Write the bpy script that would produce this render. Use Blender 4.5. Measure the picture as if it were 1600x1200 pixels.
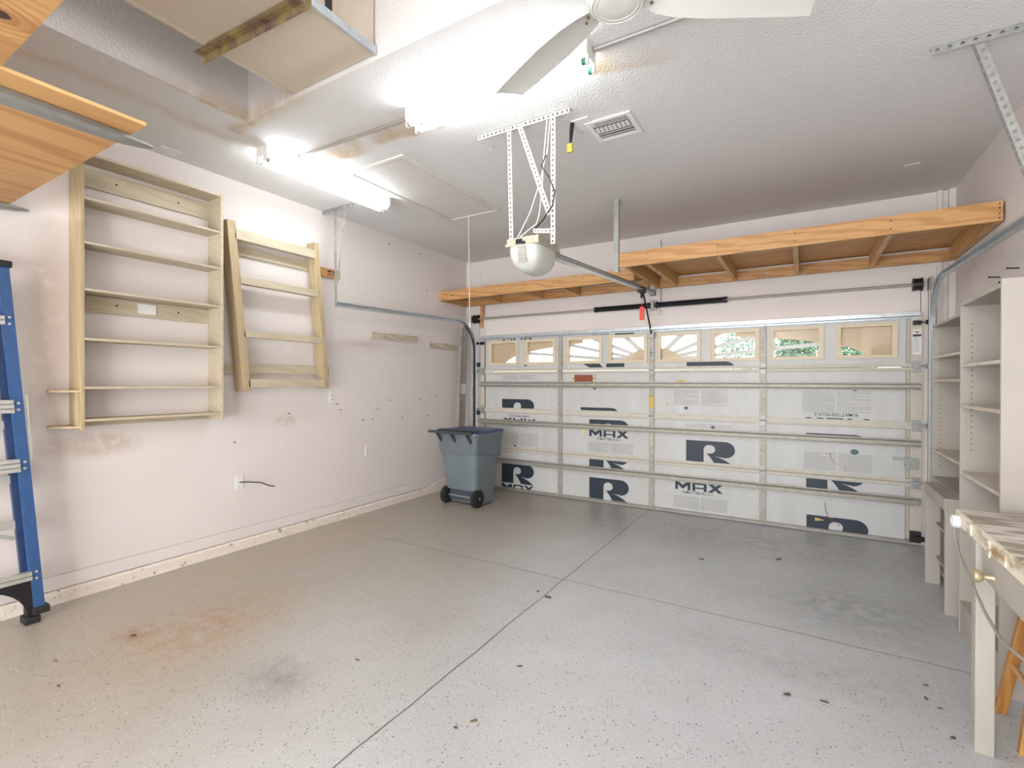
import bpy, bmesh, math, random
from mathutils import Vector, Matrix
random.seed(7)
for o in list(bpy.data.objects): bpy.data.objects.remove(o)
S = bpy.context.scene
COL = S.collection
PI = math.pi

# ------------------------------------------------------------------ camera
YAW, PITCH, ROLL, FPX = .5403, -.0044, .0018, 761.97
fw = Vector((-math.sin(YAW)*math.cos(PITCH), math.cos(YAW)*math.cos(PITCH), math.sin(PITCH)))
rt = Vector((math.cos(YAW), math.sin(YAW), 0)); up0 = rt.cross(fw)
R2 = rt*math.cos(ROLL)+up0*math.sin(ROLL); U2 = up0*math.cos(ROLL)-rt*math.sin(ROLL)
cd = bpy.data.cameras.new('camera'); cam = bpy.data.objects.new('camera', cd); COL.objects.link(cam)
M = Matrix((R2, U2, -fw)).transposed().to_4x4(); M.translation = Vector((0, 0, 1.5)); cam.matrix_world = M
cd.sensor_width = 36; cd.lens = 36*FPX/1600; cd.clip_start = .05; cd.clip_end = 300
S.camera = cam

# ------------------------------------------------------------------ world, sun, exposure
W = bpy.data.worlds.new('sky'); S.world = W; W.use_nodes = True
nt = W.node_tree; bg = nt.nodes['Background']
sky = nt.nodes.new('ShaderNodeTexSky'); sky.sky_type = 'NISHITA'
sky.sun_elevation = math.radians(50); sky.sun_rotation = math.radians(150); sky.sun_disc = False
sky.air_density = 1.2; sky.dust_density = 3
hz = nt.nodes.new('ShaderNodeMix'); hz.data_type = 'RGBA'; hz.inputs[0].default_value = .45
hz.inputs[7].default_value = (8, 8.3, 8.8, 1)
nt.links.new(sky.outputs[0], hz.inputs[6]); nt.links.new(hz.outputs[2], bg.inputs[0])
bg.inputs[1].default_value = .30
sd = bpy.data.lights.new('sun', 'SUN'); sd.energy = 4.5; sd.angle = .01; sd.color = (1, .96, .9)
sun = bpy.data.objects.new('sun', sd); COL.objects.link(sun); sun.rotation_euler = (math.radians(42), 0, math.radians(35))
S.view_settings.view_transform = 'Standard'; S.view_settings.look = 'None'
S.view_settings.exposure = 0.95; S.view_settings.gamma = 1; S.view_settings.use_curve_mapping = False
# unseen point lights added behind the camera as fill, no known lamps
def fill_point(x, y, z, e, c):
    l = bpy.data.lights.new('rear_fill_point', 'POINT'); l.shadow_soft_size = .25; l.energy = e; l.color = c
    o = bpy.data.objects.new('rear_fill_point', l); COL.objects.link(o); o.location = (x, y, z)
fill_point(-2.8, -2.2, 2.9, 14, (.92, .96, 1))
fill_point(-.9, -2.2, 2.9, 80, (.92, .96, 1))
# area light added as fill, set in a made-up opening behind the camera
l = bpy.data.lights.new('rear_fill_area', 'AREA'); l.shape = 'RECTANGLE'; l.size = 4.0; l.size_y = 2.1; l.energy = 140; l.color = (.90, .95, 1)
o = bpy.data.objects.new('rear_fill_area', l); COL.objects.link(o); o.location = (-1.3, -3.0, 1.15); o.rotation_euler = (math.radians(122), 0, 0)
TUBE_POWER = 14.0

XL, XR, YW, H = -4.328, 1.178, 5.94, 3.278

# ------------------------------------------------------------------ materials
def srgb(c):
    return tuple((x/255/12.92 if x/255 <= .04045 else ((x/255+.055)/1.055)**2.4) for x in c)
def mat(name, rgb, rough=.6, metal=0, var=.06, vscale=6, bump=0, bscale=60, spec=.5, tint=None, stretch=None, coat=0):
    m = bpy.data.materials.new(name); m.use_nodes = True; n = m.node_tree.nodes; l = m.node_tree.links
    b = n['Principled BSDF']; b.inputs['Roughness'].default_value = rough; b.inputs['Metallic'].default_value = metal
    b.inputs['Specular IOR Level'].default_value = spec; b.inputs['Coat Weight'].default_value = coat
    c = srgb(rgb); d = tuple(x*(1-var*2.2) for x in c) if tint is None else srgb(tint)
    tc = n.new('ShaderNodeTexCoord'); mp = n.new('ShaderNodeMapping'); l.new(tc.outputs['Object'], mp.inputs[0])
    if stretch: mp.inputs['Scale'].default_value = stretch
    no = n.new('ShaderNodeTexNoise'); no.inputs['Scale'].default_value = vscale; no.inputs['Detail'].default_value = 5
    l.new(mp.outputs[0], no.inputs[0])
    r = n.new('ShaderNodeValToRGB'); r.color_ramp.elements[0].position = .3; r.color_ramp.elements[1].position = .7
    r.color_ramp.elements[0].color = (*d, 1); r.color_ramp.elements[1].color = (*c, 1)
    l.new(no.outputs[0], r.inputs[0]); l.new(r.outputs[0], b.inputs['Base Color'])
    if bump:
        n2 = n.new('ShaderNodeTexNoise'); n2.inputs['Scale'].default_value = bscale; n2.inputs['Detail'].default_value = 3
        l.new(mp.outputs[0], n2.inputs[0]); bp = n.new('ShaderNodeBump'); bp.inputs['Strength'].default_value = bump
        bp.inputs['Distance'].default_value = .01; l.new(n2.outputs[0], bp.inputs['Height']); l.new(bp.outputs[0], b.inputs['Normal'])
    m['_c'] = 0
    return m
class NB:                                                    # tiny node helper
    def __init__(s, m): s.n = m.node_tree.nodes; s.l = m.node_tree.links; s.b = s.n['Principled BSDF']
    def math(s, op, a, b=None, c=None, clamp=False):
        k = s.n.new('ShaderNodeMath'); k.operation = op; k.use_clamp = clamp
        for i, v in enumerate((a, b, c)):
            if v is None: continue
            if isinstance(v, (int, float)): k.inputs[i].default_value = v
            else: s.l.new(v, k.inputs[i])
        return k.outputs[0]
    def noise(s, vec, sc, det=4, dim=None):
        k = s.n.new('ShaderNodeTexNoise'); k.inputs['Scale'].default_value = sc; k.inputs['Detail'].default_value = det
        s.l.new(vec, k.inputs[0]); return k.outputs[0]
    def ss(s, v, a, b):                                      # smoothstep a..b -> 0..1
        k = s.n.new('ShaderNodeMapRange'); k.interpolation_type = 'SMOOTHSTEP'; s.l.new(v, k.inputs[0])
        k.inputs[1].default_value = a; k.inputs[2].default_value = b; return k.outputs[0]
    def mix(s, f, a, b):
        k = s.n.new('ShaderNodeMix'); k.data_type = 'RGBA'
        if isinstance(f, (int, float)): k.inputs[0].default_value = f
        else: s.l.new(f, k.inputs[0])
        for i, v in ((6, a), (7, b)):
            if isinstance(v, tuple): k.inputs[i].default_value = (*v, 1)
            else: s.l.new(v, k.inputs[i])
        return k.outputs[2]
    def pos(s):
        g = s.n.new('ShaderNodeNewGeometry'); x = s.n.new('ShaderNodeSeparateXYZ'); s.l.new(g.outputs['Position'], x.inputs[0])
        return g.outputs['Position'], x.outputs[0], x.outputs[1], x.outputs[2]
def base(m): b = m.node_tree.nodes['Principled BSDF'].inputs['Base Color']; return b.links[0].from_socket, b

WALL = mat('painted_wall', (222, 213, 208), .62, var=.02, vscale=1.3, bump=.12, bscale=90)
nb = NB(WALL); src, inp = base(WALL); P, X, Y, Z = nb.pos()
n1 = nb.noise(P, 2.2); n2 = nb.noise(P, 14)
# scuffed grime around the rack, under the side shelf and a rubbed stain mid wall
def blob(nb, Y, Z, cy, cz, ry, rz, nz, amp=.7):
    a = nb.math('DIVIDE', nb.math('SUBTRACT', Y, cy), ry); b = nb.math('DIVIDE', nb.math('SUBTRACT', Z, cz), rz)
    d = nb.math('SQRT', nb.math('ADD', nb.math('MULTIPLY', a, a), nb.math('MULTIPLY', b, b)))
    return nb.math('SUBTRACT', 1, nb.ss(nb.math('ADD', d, nb.math('MULTIPLY', nb.math('SUBTRACT', nz, .5), amp)), .3, 1.0))
onleft = nb.math('LESS_THAN', X, -4.0)
k = nb.math('ADD', nb.math('MULTIPLY', blob(nb, Y, Z, 1.45, 1.05, .42, .13, n2), .5), nb.math('MULTIPLY', blob(nb, Y, Z, 2.93, 1.12, .17, .07, n2), .45))
k = nb.math('ADD', k, nb.math('MULTIPLY', blob(nb, Y, Z, 1.2, 1.9, .16, 1.0, n2), .3))
k = nb.math('ADD', k, nb.math('MULTIPLY', blob(nb, Y, Z, 3.9, 1.93, .5, .05, n2), .25))
k = nb.math('MULTIPLY', nb.math('MULTIPLY', k, onleft), nb.ss(n2, .2, .6), clamp=True)
nb.l.new(nb.mix(k, src, srgb((168, 142, 112))), inp)

CEIL = mat('textured_ceiling', (222, 220, 218), .8, var=.015, vscale=1.1, bump=.5, bscale=75)
nb = NB(CEIL); src, inp = base(CEIL); P, X, Y, Z = nb.pos()
nz = nb.noise(P, 1.7, 3); nf = nb.noise(P, 9, 4); ns = nb.noise(P, 3.1, 3)
d = nb.math('SUBTRACT', nb.math('ADD', Y, nb.math('MULTIPLY', nb.math('SUBTRACT', nz, .5), .55)), 2.66)
upper = nb.ss(d, -.3, .03); lower = nb.math('SUBTRACT', 1, nb.ss(d, .03, .09))
band = nb.math('MULTIPLY', upper, lower)
inx = nb.math('MULTIPLY', nb.ss(X, -3.9, -3.4), nb.math('SUBTRACT', 1, nb.ss(X, -1.1, -.5)))
band = nb.math('MULTIPLY', nb.math('MULTIPLY', band, inx), nb.ss(ns, .25, .55))
ed = nb.math('SUBTRACT', 1, nb.ss(nb.math('ABSOLUTE', nb.math('ADD', nb.math('SUBTRACT', Y, 1.95), nb.math('MULTIPLY', nb.math('SUBTRACT', nf, .5), .06))), .0, .1))
ed = nb.math('MULTIPLY', nb.math('MULTIPLY', ed, nb.math('SUBTRACT', 1, nb.ss(X, -3.0, -2.4))), nb.math('GREATER_THAN', X, -3.5))
# left of the recess the run-off followed a curved line out to the side
d3 = nb.math('ABSOLUTE', nb.math('ADD', nb.math('SUBTRACT', X, -3.62), nb.math('MULTIPLY', nb.math('SUBTRACT', nz, .5), .3)))
l3 = nb.math('MULTIPLY', nb.math('SUBTRACT', 1, nb.ss(d3, 0, .12)), nb.math('SUBTRACT', 1, nb.ss(Y, 1.7, 2.4)))
ex = nb.math('SUBTRACT', 1, nb.ss(nb.math('ABSOLUTE', nb.math('ADD', nb.math('SUBTRACT', X, -3.27), nb.math('MULTIPLY', nb.math('SUBTRACT', nf, .5), .05))), .0, .05))
ex = nb.math('MULTIPLY', ex, nb.math('MULTIPLY', nb.ss(Y, 1.2, 1.75), nb.math('LESS_THAN', Y, 1.98)))
zf = nb.math('SUBTRACT', 1, nb.ss(Z, H-.02, H+.16))
ed = nb.math('MULTIPLY', ed, zf); ex = nb.math('MULTIPLY', ex, zf); l3 = nb.math('MULTIPLY', l3, nb.math('LESS_THAN', Z, H+.01))
k = nb.math('ADD', nb.math('MULTIPLY', band, .8), nb.math('ADD', nb.math('MULTIPLY', l3, .3), nb.math('ADD', nb.math('MULTIPLY', ed, .6), nb.math('MULTIPLY', ex, .7))), clamp=True)
k = nb.math('MULTIPLY', k, nb.ss(nf, .1, .6))
c1 = nb.mix(nb.math('MULTIPLY', k, .95), src, srgb((184, 150, 98)))
nb.l.new(c1, inp)

FLOOR = mat('epoxy_floor', (192, 194, 195), .36, var=.03, vscale=1.5, bump=.06, bscale=30)
nb = NB(FLOOR); src, inp = base(FLOOR); P, X, Y, Z = nb.pos()
def flecks(nb, P, scale, thr, rnd):
    v = nb.n.new('ShaderNodeTexVoronoi'); v.inputs['Scale'].default_value = scale; nb.l.new(P, v.inputs[0])
    sp = nb.n.new('ShaderNodeSeparateColor'); nb.l.new(v.outputs['Color'], sp.inputs[0])
    a = nb.math('LESS_THAN', v.outputs['Distance'], thr); b = nb.math('GREATER_THAN', sp.outputs[0], rnd)
    return nb.math('MULTIPLY', a, b), sp.outputs[1]
big = nb.noise(P, .9, 3); fine = nb.noise(P, 11, 5); mid = nb.noise(P, 3.2, 4)
f1, r1 = flecks(nb, P, 115, .36, .76); f2, r2 = flecks(nb, P, 60, .22, .86); f3, r3 = flecks(nb, P, 95, .3, .9)
c = nb.mix(nb.math('MULTIPLY', nb.math('MULTIPLY', nb.math('SUBTRACT', mid, .35), 1.6, clamp=True), .22), src, srgb((150, 148, 142)))
c = nb.mix(nb.math('MULTIPLY', nb.math('SUBTRACT', 1, nb.ss(nb.math('ADD', X, nb.math('MULTIPLY', nb.math('SUBTRACT', big, .5), 2.2)), -3.4, -.7)), .85), c, srgb((160, 150, 134)))  # warm cast of the light on the left side put into the colour
def fblob(cx, cy, rx, ry, amp, col, s, c):
    a = nb.math('DIVIDE', nb.math('SUBTRACT', X, cx), rx); b = nb.math('DIVIDE', nb.math('SUBTRACT', Y, cy), ry)
    d = nb.math('SQRT', nb.math('ADD', nb.math('MULTIPLY', a, a), nb.math('MULTIPLY', b, b)))
    m = nb.math('SUBTRACT', 1, nb.ss(nb.math('ADD', d, nb.math('MULTIPLY', nb.math('SUBTRACT', nb.math('ADD', nb.math('MULTIPLY', mid, .6), nb.math('MULTIPLY', fine, .4)), .5), amp*.45)), .0, 1.25))
    return nb.mix(nb.math('MULTIPLY', nb.math('MULTIPLY', m, s), nb.ss(fine, .15, .8)), c, srgb(col))
c = fblob(-3.15, 1.6, .55, .75, 1.6, (160, 122, 76), .75, c)
c = fblob(-3.4, 1.32, .16, .14, 1.2, (150, 108, 58), .8, c)
c = fblob(-2.3, 1.5, .25, .2, 1.4, (92, 92, 88), .6, c)
c = fblob(-3.9, 2.6, .4, 2.2, 1.2, (176, 142, 104), .45, c)
c = fblob(-.6, 5.2, 3.6, .75, 1.2, (128, 124, 116), .5, c)
c = fblob(.3, 3.9, .7, .6, 1.6, (104, 106, 106), .55, c)
c = fblob(.05, 3.0, .9, .25, 1.4, (140, 142, 142), .4, c)
c = fblob(-2.7, 5.0, .5, .2, 1.5, (140, 118, 94), .5, c)
c = fblob(-.3, 1.8, .35, .2, 1.5, (150, 140, 110), .4, c)
c = nb.mix(nb.math('MULTIPLY', nb.math('MULTIPLY', f1, nb.math('MULTIPLY', nb.math('SUBTRACT', fine, .3), 2.2, clamp=True)), .85), c, srgb((70, 72, 74)))
c = nb.mix(nb.math('MULTIPLY', f2, .85), c, srgb((58, 56, 54)))
c = nb.mix(nb.math('MULTIPLY', f3, .4), c, srgb((236, 234, 228)))
wob = nb.math('MULTIPLY', nb.math('SUBTRACT', nb.noise(P, 2.5, 5), .5), .03)
j1 = nb.math('LESS_THAN', nb.math('ABSOLUTE', nb.math('SUBTRACT', nb.math('ADD', X, wob), -1.563)), .0045)
j2 = nb.math('MULTIPLY', nb.math('LESS_THAN', nb.math('ABSOLUTE', nb.math('SUBTRACT', nb.math('ADD', Y, wob), 3.376)), .0040), nb.math('GREATER_THAN', X, -3.7))
j3 = nb.math('LESS_THAN', nb.math('ABSOLUTE', nb.math('SUBTRACT', nb.math('ADD', X, nb.math('MULTIPLY', nb.math('SUBTRACT', nb.noise(P, 5, 5), .5), .02)), -4.295)), .006)
c = nb.mix(nb.math('MULTIPLY', nb.math('MAXIMUM', j1, j2), .85), c, srgb((84, 80, 74)))
nb.l.new(c, inp)
nb.l.new(nb.math('ADD', .26, nb.math('MULTIPLY', mid, .16)), nb.b.inputs['Roughness'])

KNOT = (-2.07, .47)
def wood(name, light, dark, axis='x', knots=True, rough=.55, scale=1.0):
    m = mat(name, light, rough, var=.1); nb = NB(m); _, inp = base(m)
    tc = nb.n.new('ShaderNodeTexCoord'); mp = nb.n.new('ShaderNodeMapping'); nb.l.new(tc.outputs['Object'], mp.inputs[0])
    s = {'x': (.12, 1, 1), 'y': (1, .12, 1), 'z': (1, 1, .12)}[axis]
    mp.inputs['Scale'].default_value = tuple(v*scale for v in s)
    wv = nb.n.new('ShaderNodeTexWave'); wv.wave_type = 'BANDS'; wv.bands_direction = 'DIAGONAL'
    wv.inputs['Scale'].default_value = 9; wv.inputs['Distortion'].default_value = 9; wv.inputs['Detail'].default_value = 3; wv.inputs['Detail Scale'].default_value = 1.2
    nb.l.new(mp.outputs[0], wv.inputs[0])
    r = nb.ss(wv.outputs[1], .3, 1)
    fib = nb.noise(mp.outputs[0], 60, 3)
    c = nb.mix(nb.math('MULTIPLY', r, .6), srgb(light), srgb(dark)); c = nb.mix(nb.math('MULTIPLY', nb.ss(fib, .45, .7), .3), c, srgb(dark))
    if knots:
        v = nb.n.new('ShaderNodeTexVoronoi'); v.inputs['Scale'].default_value = 4.2
        mp2 = nb.n.new('ShaderNodeMapping'); mp2.inputs['Scale'].default_value = tuple(1 if q == 1 else .75 for q in s); nb.l.new(tc.outputs['Object'], mp2.inputs[0]); nb.l.new(mp2.outputs[0], v.inputs[0])
        kd = nb.math('SUBTRACT', 1, nb.ss(nb.math('ADD', v.outputs['Distance'], nb.math('MULTIPLY', nb.noise(tc.outputs['Object'], 30), .03)), .03, .09))
        c = nb.mix(nb.math('MULTIPLY', kd, .85), c, srgb((104, 58, 26)))
    nb.l.new(c, inp)
    return m
PINE = wood('pine_lumber', (196, 150, 96), (164, 112, 62), 'x')
PINEY = wood('pine_lumber_crosswise', (202, 162, 108), (180, 130, 76), 'y')
PLY = wood('plywood', (182, 138, 86), (150, 102, 54), 'y', True, .5, .30)
PLYK = wood('knotted_plywood', (182, 138, 86), (150, 102, 54), 'y', True, .5, .30)
nb = NB(PLYK); src, inp = base(PLYK); P, X, Y, Z = nb.pos()
dx = nb.math('SUBTRACT', X, KNOT[0]); dy = nb.math('MULTIPLY', nb.math('SUBTRACT', Y, KNOT[1]), .8)
dd = nb.math('ADD', nb.math('SQRT', nb.math('ADD', nb.math('MULTIPLY', dx, dx), nb.math('MULTIPLY', dy, dy))), nb.math('MULTIPLY', nb.noise(P, 7, 3), .09))
rg = nb.math('MULTIPLY', nb.ss(nb.math('SINE', nb.math('MULTIPLY', dd, 190)), -.2, 1), nb.math('SUBTRACT', 1, nb.ss(dd, .06, .30)))
cc = nb.mix(nb.math('MULTIPLY', rg, .6), src, srgb((138, 88, 42)))
cc = nb.mix(nb.math('SUBTRACT', 1, nb.ss(dd, .055, .068)), cc, srgb((58, 34, 20)))
nb.l.new(cc, inp)
PLYE = mat('plywood_edge', (226, 186, 126), .7, var=.15, vscale=80, stretch=(.1, .1, 8))
RAW = wood('beige_raw_wood', (180, 160, 126), (166, 144, 110), 'z', False, .6)
RAWH = wood('beige_painted_wood', (190, 178, 154), (178, 162, 136), 'y', False, .6)
STOOL = wood('varnished_oak', (190, 136, 74), (160, 104, 50), 'z', False, .35)
CREAM = mat('cream_painted_board', (176, 168, 157), .5, var=.04, vscale=3, bump=.04)
SHELFTOP = mat('worn_white_shelf', (206, 202, 196), .45, var=.09, vscale=9, tint=(196, 176, 150))
WHITEM = mat('white_enamel_metal', (232, 230, 226), .35, var=.02)
GALV = mat('galvanised_steel', (170, 170, 166), .45, .35, var=.12, vscale=25)
GALVB = mat('bright_galvanised_steel', (206, 214, 218), .3, .55, var=.12, vscale=18)
STRUT = mat('dusty_steel', (168, 164, 154), .5, .35, var=.1, vscale=20)
STILE = mat('weathered_door_stile', (178, 174, 164), .5, .25, var=.12, vscale=30, tint=(146, 140, 126))
WHPERF = mat('white_perforated_steel', (204, 200, 190), .45, .1, var=.06, vscale=30)
DARKM = mat('dark_oily_steel', (62, 60, 58), .45, .7, var=.2, vscale=30)
BLACK = mat('black_plastic', (26, 26, 28), .45, var=.2, vscale=30)
RUBBER = mat('black_rubber', (36, 34, 34), .75, var=.2)
FOIL = mat('foil_faced_foam_board', (199, 198, 195), .42, .0, var=.05, vscale=3, bump=.05, bscale=14, stretch=(2.5, 1, .6))
CREAMP = mat('cream_door_rail', (200, 192, 178), .45, var=.06, vscale=20)
INK = mat('navy_ink', (32, 44, 58), .5, var=.04)
INKG = mat('grey_print', (152, 150, 148), .6, var=.03)
INKD = mat('dark_grey_print', (96, 98, 102), .6, var=.03)
SEAL = mat('green_grey_seal_print', (84, 110, 112), .5, var=.2, vscale=120)
WINF = mat('cream_window_frame', (218, 202, 174), .45, var=.03)
RED = mat('red_tag_plastic', (232, 66, 48), .4, var=.02)
YEL = mat('yellow_sticker', (214, 184, 66), .5, var=.12, vscale=160, stretch=(.2, 1, 3))
REFL = mat('amber_brown_reflector', (150, 78, 46), .3, var=.12, vscale=90)
BINGREY = mat('blue_grey_bin_plastic', (112, 122, 128), .42, var=.07, vscale=4, bump=.03)
BLUE = mat('dark_blue_lid_plastic', (34, 58, 112), .3, var=.1)
LADB = mat('blue_fibreglass', (48, 84, 132), .4, var=.1, vscale=40, stretch=(1, 1, .3))
ALU = mat('brushed_aluminium', (206, 206, 200), .35, .7, var=.06, vscale=30)
PLAST = mat('white_plastic', (226, 225, 222), .4, var=.01)
STEMM = mat('flaking_stem_wall_paint', (222, 210, 198), .8, var=.1, vscale=24, tint=(150, 138, 122), bump=.6, bscale=40)
nb = NB(STEMM)
for nd in STEMM.node_tree.nodes:
    if nd.type == 'VALTORGB': nd.color_ramp.elements[0].position = .30; nd.color_ramp.elements[1].position = .38
BRASS = mat('old_brass', (206, 190, 150), .3, .6, var=.1, vscale=50)
GREENG = mat('zinc_dichromate_steel', (178, 166, 104), .4, .4, var=.3, vscale=14, tint=(120, 92, 92))
DUCT = mat('duct_board', (206, 194, 174), .7, var=.04, vscale=2, bump=.08, bscale=50)
DUCTS = mat('stained_cabinet_side', (220, 210, 196), .7, var=.06, vscale=5, tint=(196, 182, 162))
LEAF = mat('dry_leaf', (120, 96, 66), .8, var=.2, vscale=40)
STONE = mat('dark_grit', (84, 76, 68), .8, var=.2, vscale=60)
FLEAF = mat('tree_leaves', (74, 112, 70), .6, var=.25, vscale=3, tint=(48, 84, 66))
BARK = mat('tree_bark', (92, 74, 58), .9, var=.2)
STUCCO = mat('pale_stucco', (238, 236, 214), .8, var=.02)
ROOF = mat('pale_tile_roof', (226, 224, 220), .8, var=.05, vscale=10)
CONC = mat('concrete_driveway', (190, 186, 176), .8, var=.05)
OVAL = mat('fan_paint', (212, 211, 204), .35, var=.02)

GLASS = bpy.data.materials.new('window_glass'); GLASS.use_nodes = True
n = GLASS.node_tree.nodes; l = GLASS.node_tree.links; n.remove(n['Principled BSDF'])
tr = n.new('ShaderNodeBsdfTransparent'); gl = n.new('ShaderNodeBsdfGlossy'); gl.inputs['Roughness'].default_value = .03
fr = n.new('ShaderNodeFresnel'); fr.inputs[0].default_value = 1.45; mx = n.new('ShaderNodeMixShader')
l.new(fr.outputs[0], mx.inputs[0]); l.new(tr.outputs[0], mx.inputs[1]); l.new(gl.outputs[0], mx.inputs[2]); l.new(mx.outputs[0], n['Material Output'].inputs[0])
def translucent(name, rgb, f=.5):
    m = mat(name, rgb, .4, var=.02); n = m.node_tree.nodes; l = m.node_tree.links; b = n['Principled BSDF']
    t = n.new('ShaderNodeBsdfTranslucent'); t.inputs[0].default_value = (*srgb(rgb), 1); mx = n.new('ShaderNodeMixShader'); mx.inputs[0].default_value = f
    l.new(b.outputs[0], mx.inputs[1]); l.new(t.outputs[0], mx.inputs[2]); l.new(mx.outputs[0], n['Material Output'].inputs[0]); return m
INSERT = translucent('cream_sunburst_insert', (226, 204, 168), .3)
INSERTR = translucent('shaded_sunburst_ray', (206, 204, 198), .1)  # same plastic as the insert, its backlit shade put into a greyer colour
LENS = translucent('milky_light_lens', (222, 222, 214), .25)
def emis(name, c, s):
    m = bpy.data.materials.new(name); m.use_nodes = True; b = m.node_tree.nodes['Principled BSDF']
    b.inputs['Base Color'].default_value = (.9, .9, .9, 1); b.inputs['Emission Color'].default_value = (*c, 1); b.inputs['Emission Strength'].default_value = s; return m
TUBE = emis('lit_fluorescent_tube', (.90, .96, 1), TUBE_POWER)

# ------------------------------------------------------------------ mesh helpers
def box(bm, x0, x1, y0, y1, z0, z1, M=None):
    v = [bm.verts.new(Vector((x, y, z)) if M is None else M @ Vector((x, y, z))) for x in (x0, x1) for y in (y0, y1) for z in (z0, z1)]
    for f in ((0, 1, 3, 2), (4, 6, 7, 5), (0, 4, 5, 1), (2, 3, 7, 6), (0, 2, 6, 4), (1, 5, 7, 3)): bm.faces.new([v[i] for i in f])
def quad(bm, *p): bm.faces.new([bm.verts.new(Vector(q)) for q in p])
def loft(bm, rings, cap=True):
    vs = [[bm.verts.new(Vector(p)) for p in r] for r in rings]; n = len(vs[0])
    for a, b in zip(vs, vs[1:]):
        for i in range(n): bm.faces.new((a[i], a[(i+1) % n], b[(i+1) % n], b[i]))
    if cap: bm.faces.new(vs[0][::-1]); bm.faces.new(vs[-1])
def basis(d):
    d = d.normalized(); a = Vector((0, 0, 1)) if abs(d.z) < .9 else Vector((1, 0, 0))
    u = d.cross(a).normalized(); return u, u.cross(d)
def tube(bm, pts, r, n=10, cap=True):
    pts = [Vector(p) for p in pts]; rings = []
    u0 = None
    for i, p in enumerate(pts):
        d = (pts[min(i+1, len(pts)-1)]-pts[max(i-1, 0)]).normalized()
        if u0 is None: u, v = basis(d)
        else: u = (u0-d*u0.dot(d)).normalized(); v = u.cross(d)
        u0 = u; rr = r[i] if isinstance(r, (list, tuple)) else r
        rings.append([p+u*math.cos(2*PI*k/n)*rr+v*math.sin(2*PI*k/n)*rr for k in range(n)])
    loft(bm, rings, cap)
def cyl(bm, a, b, r, n=16): tube(bm, [a, b], r, n)
def disc_rings(bm, c, prof, n=24, axis='z'):
    c = Vector(c); rings = []
    for r, h in prof:
        ring = []
        for k in range(n):
            a = 2*PI*k/n; q = (math.cos(a)*r, math.sin(a)*r)
            ring.append(c+(Vector((q[0], q[1], h)) if axis == 'z' else Vector((h, q[0], q[1])) if axis == 'x' else Vector((q[0], h, q[1]))))
        rings.append(ring)
    loft(bm, rings)
def beam(bm, a, b, wv, hv):                                   # box along a-b, cross half-vectors wv, hv
    a, b, wv, hv = map(Vector, (a, b, wv, hv))
    loft(bm, [[p+wv+hv, p-wv+hv, p-wv-hv, p+wv-hv] for p in (a, b)])
def perf(bm, a, b, wv, t, pitch=.03, r=.0075, off=0):         # flat strip with real holes; wv = full width vector, t = thickness vector
    a, b, wv, t = map(Vector, (a, b, wv, t)); L = (b-a).length; n = max(1, round(L/pitch)); d = (b-a)/n; w = wv.length; dn = d.normalized(); wn = wv.normalized()
    for i in range(n):
        o = a+d*i; c = o+d*.5+wv*.5
        hole = [c+dn*math.cos(PI*k/4+PI/8)*r+wn*math.sin(PI*k/4+PI/8)*r for k in range(8)]
        mp = [o+d+wv*.75, o+d*.75+wv, o+d*.25+wv, o+wv*.75, o+wv*.25, o+d*.25, o+d*.75, o+d+wv*.25]
        cr = {0: o+d+wv, 2: o+wv, 4: o, 6: o+d}
        F = [bm.verts.new(p) for p in hole]; E = [bm.verts.new(p) for p in mp]; F2 = [bm.verts.new(p+t) for p in hole]; E2 = [bm.verts.new(p+t) for p in mp]
        for k in range(8):
            q = (k+1) % 8
            bm.faces.new((F[k], F[q], E[q], E[k])); bm.faces.new((F2[q], F2[k], E2[k], E2[q])); bm.faces.new((F[q], F[k], F2[k], F2[q]))
        for k, cc in ((0, o+d+wv), (2, o+wv), (4, o), (6, o+d)):
            pass
        # corners
        for (i1, i2, cc) in ((0, 1, o+d+wv), (2, 3, o+wv), (4, 5, o), (6, 7, o+d)):
            v = bm.verts.new(cc); bm.faces.new((E[i1], E[i2], v)); v = bm.verts.new(cc+t); bm.faces.new((E2[i2], E2[i1], v))
    for s in (Vector((0, 0, 0)), wv):
        quad(bm, a+s, b+s, b+s+t, a+s+t)
    quad(bm, a, a+wv, a+wv+t, a+t); quad(bm, b, b+wv, b+wv+t, b+t)
def perf_angle(bm, a, b, w1, w2, th=.0025, pitch=.03, r=.0075):       # L profile, both flanges perforated
    w1, w2 = Vector(w1), Vector(w2)
    perf(bm, a, b, w1, w2.normalized()*th, pitch, r); perf(bm, a, b, w2, w1.normalized()*th, pitch, r)
def NBM(): return bmesh.new()
def obj(name, bm, m, parent=None, smooth=False, bevel=0):
    me = bpy.data.meshes.new(name)
    if bm is not None:
        bmesh.ops.recalc_face_normals(bm, faces=bm.faces); bm.to_mesh(me); bm.free()
    me.materials.append(m)
    if smooth:
        for p in me.polygons: p.use_smooth = True
    o = bpy.data.objects.new(name, me); COL.objects.link(o)
    if smooth:
        md = o.modifiers.new('edges', 'EDGE_SPLIT'); md.split_angle = math.radians(40)
    if bevel:
        md = o.modifiers.new('bevel', 'BEVEL'); md.width = bevel; md.segments = 2; md.limit_method = 'ANGLE'; md.angle_limit = math.radians(50)
    if parent: o.parent = parent; o.matrix_parent_inverse = parent.matrix_world.inverted()
    return o
def tag(o, label, cat, group=None, kind=None):
    o['label'] = label; o['category'] = cat
    if group: o['group'] = group
    if kind: o['kind'] = kind
    return o
def struct(name, bm, m, label=None, **k):
    o = obj(name, bm, m, None, **k); o['kind'] = 'structure'
    if label: o['label'] = label
    return o
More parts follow.
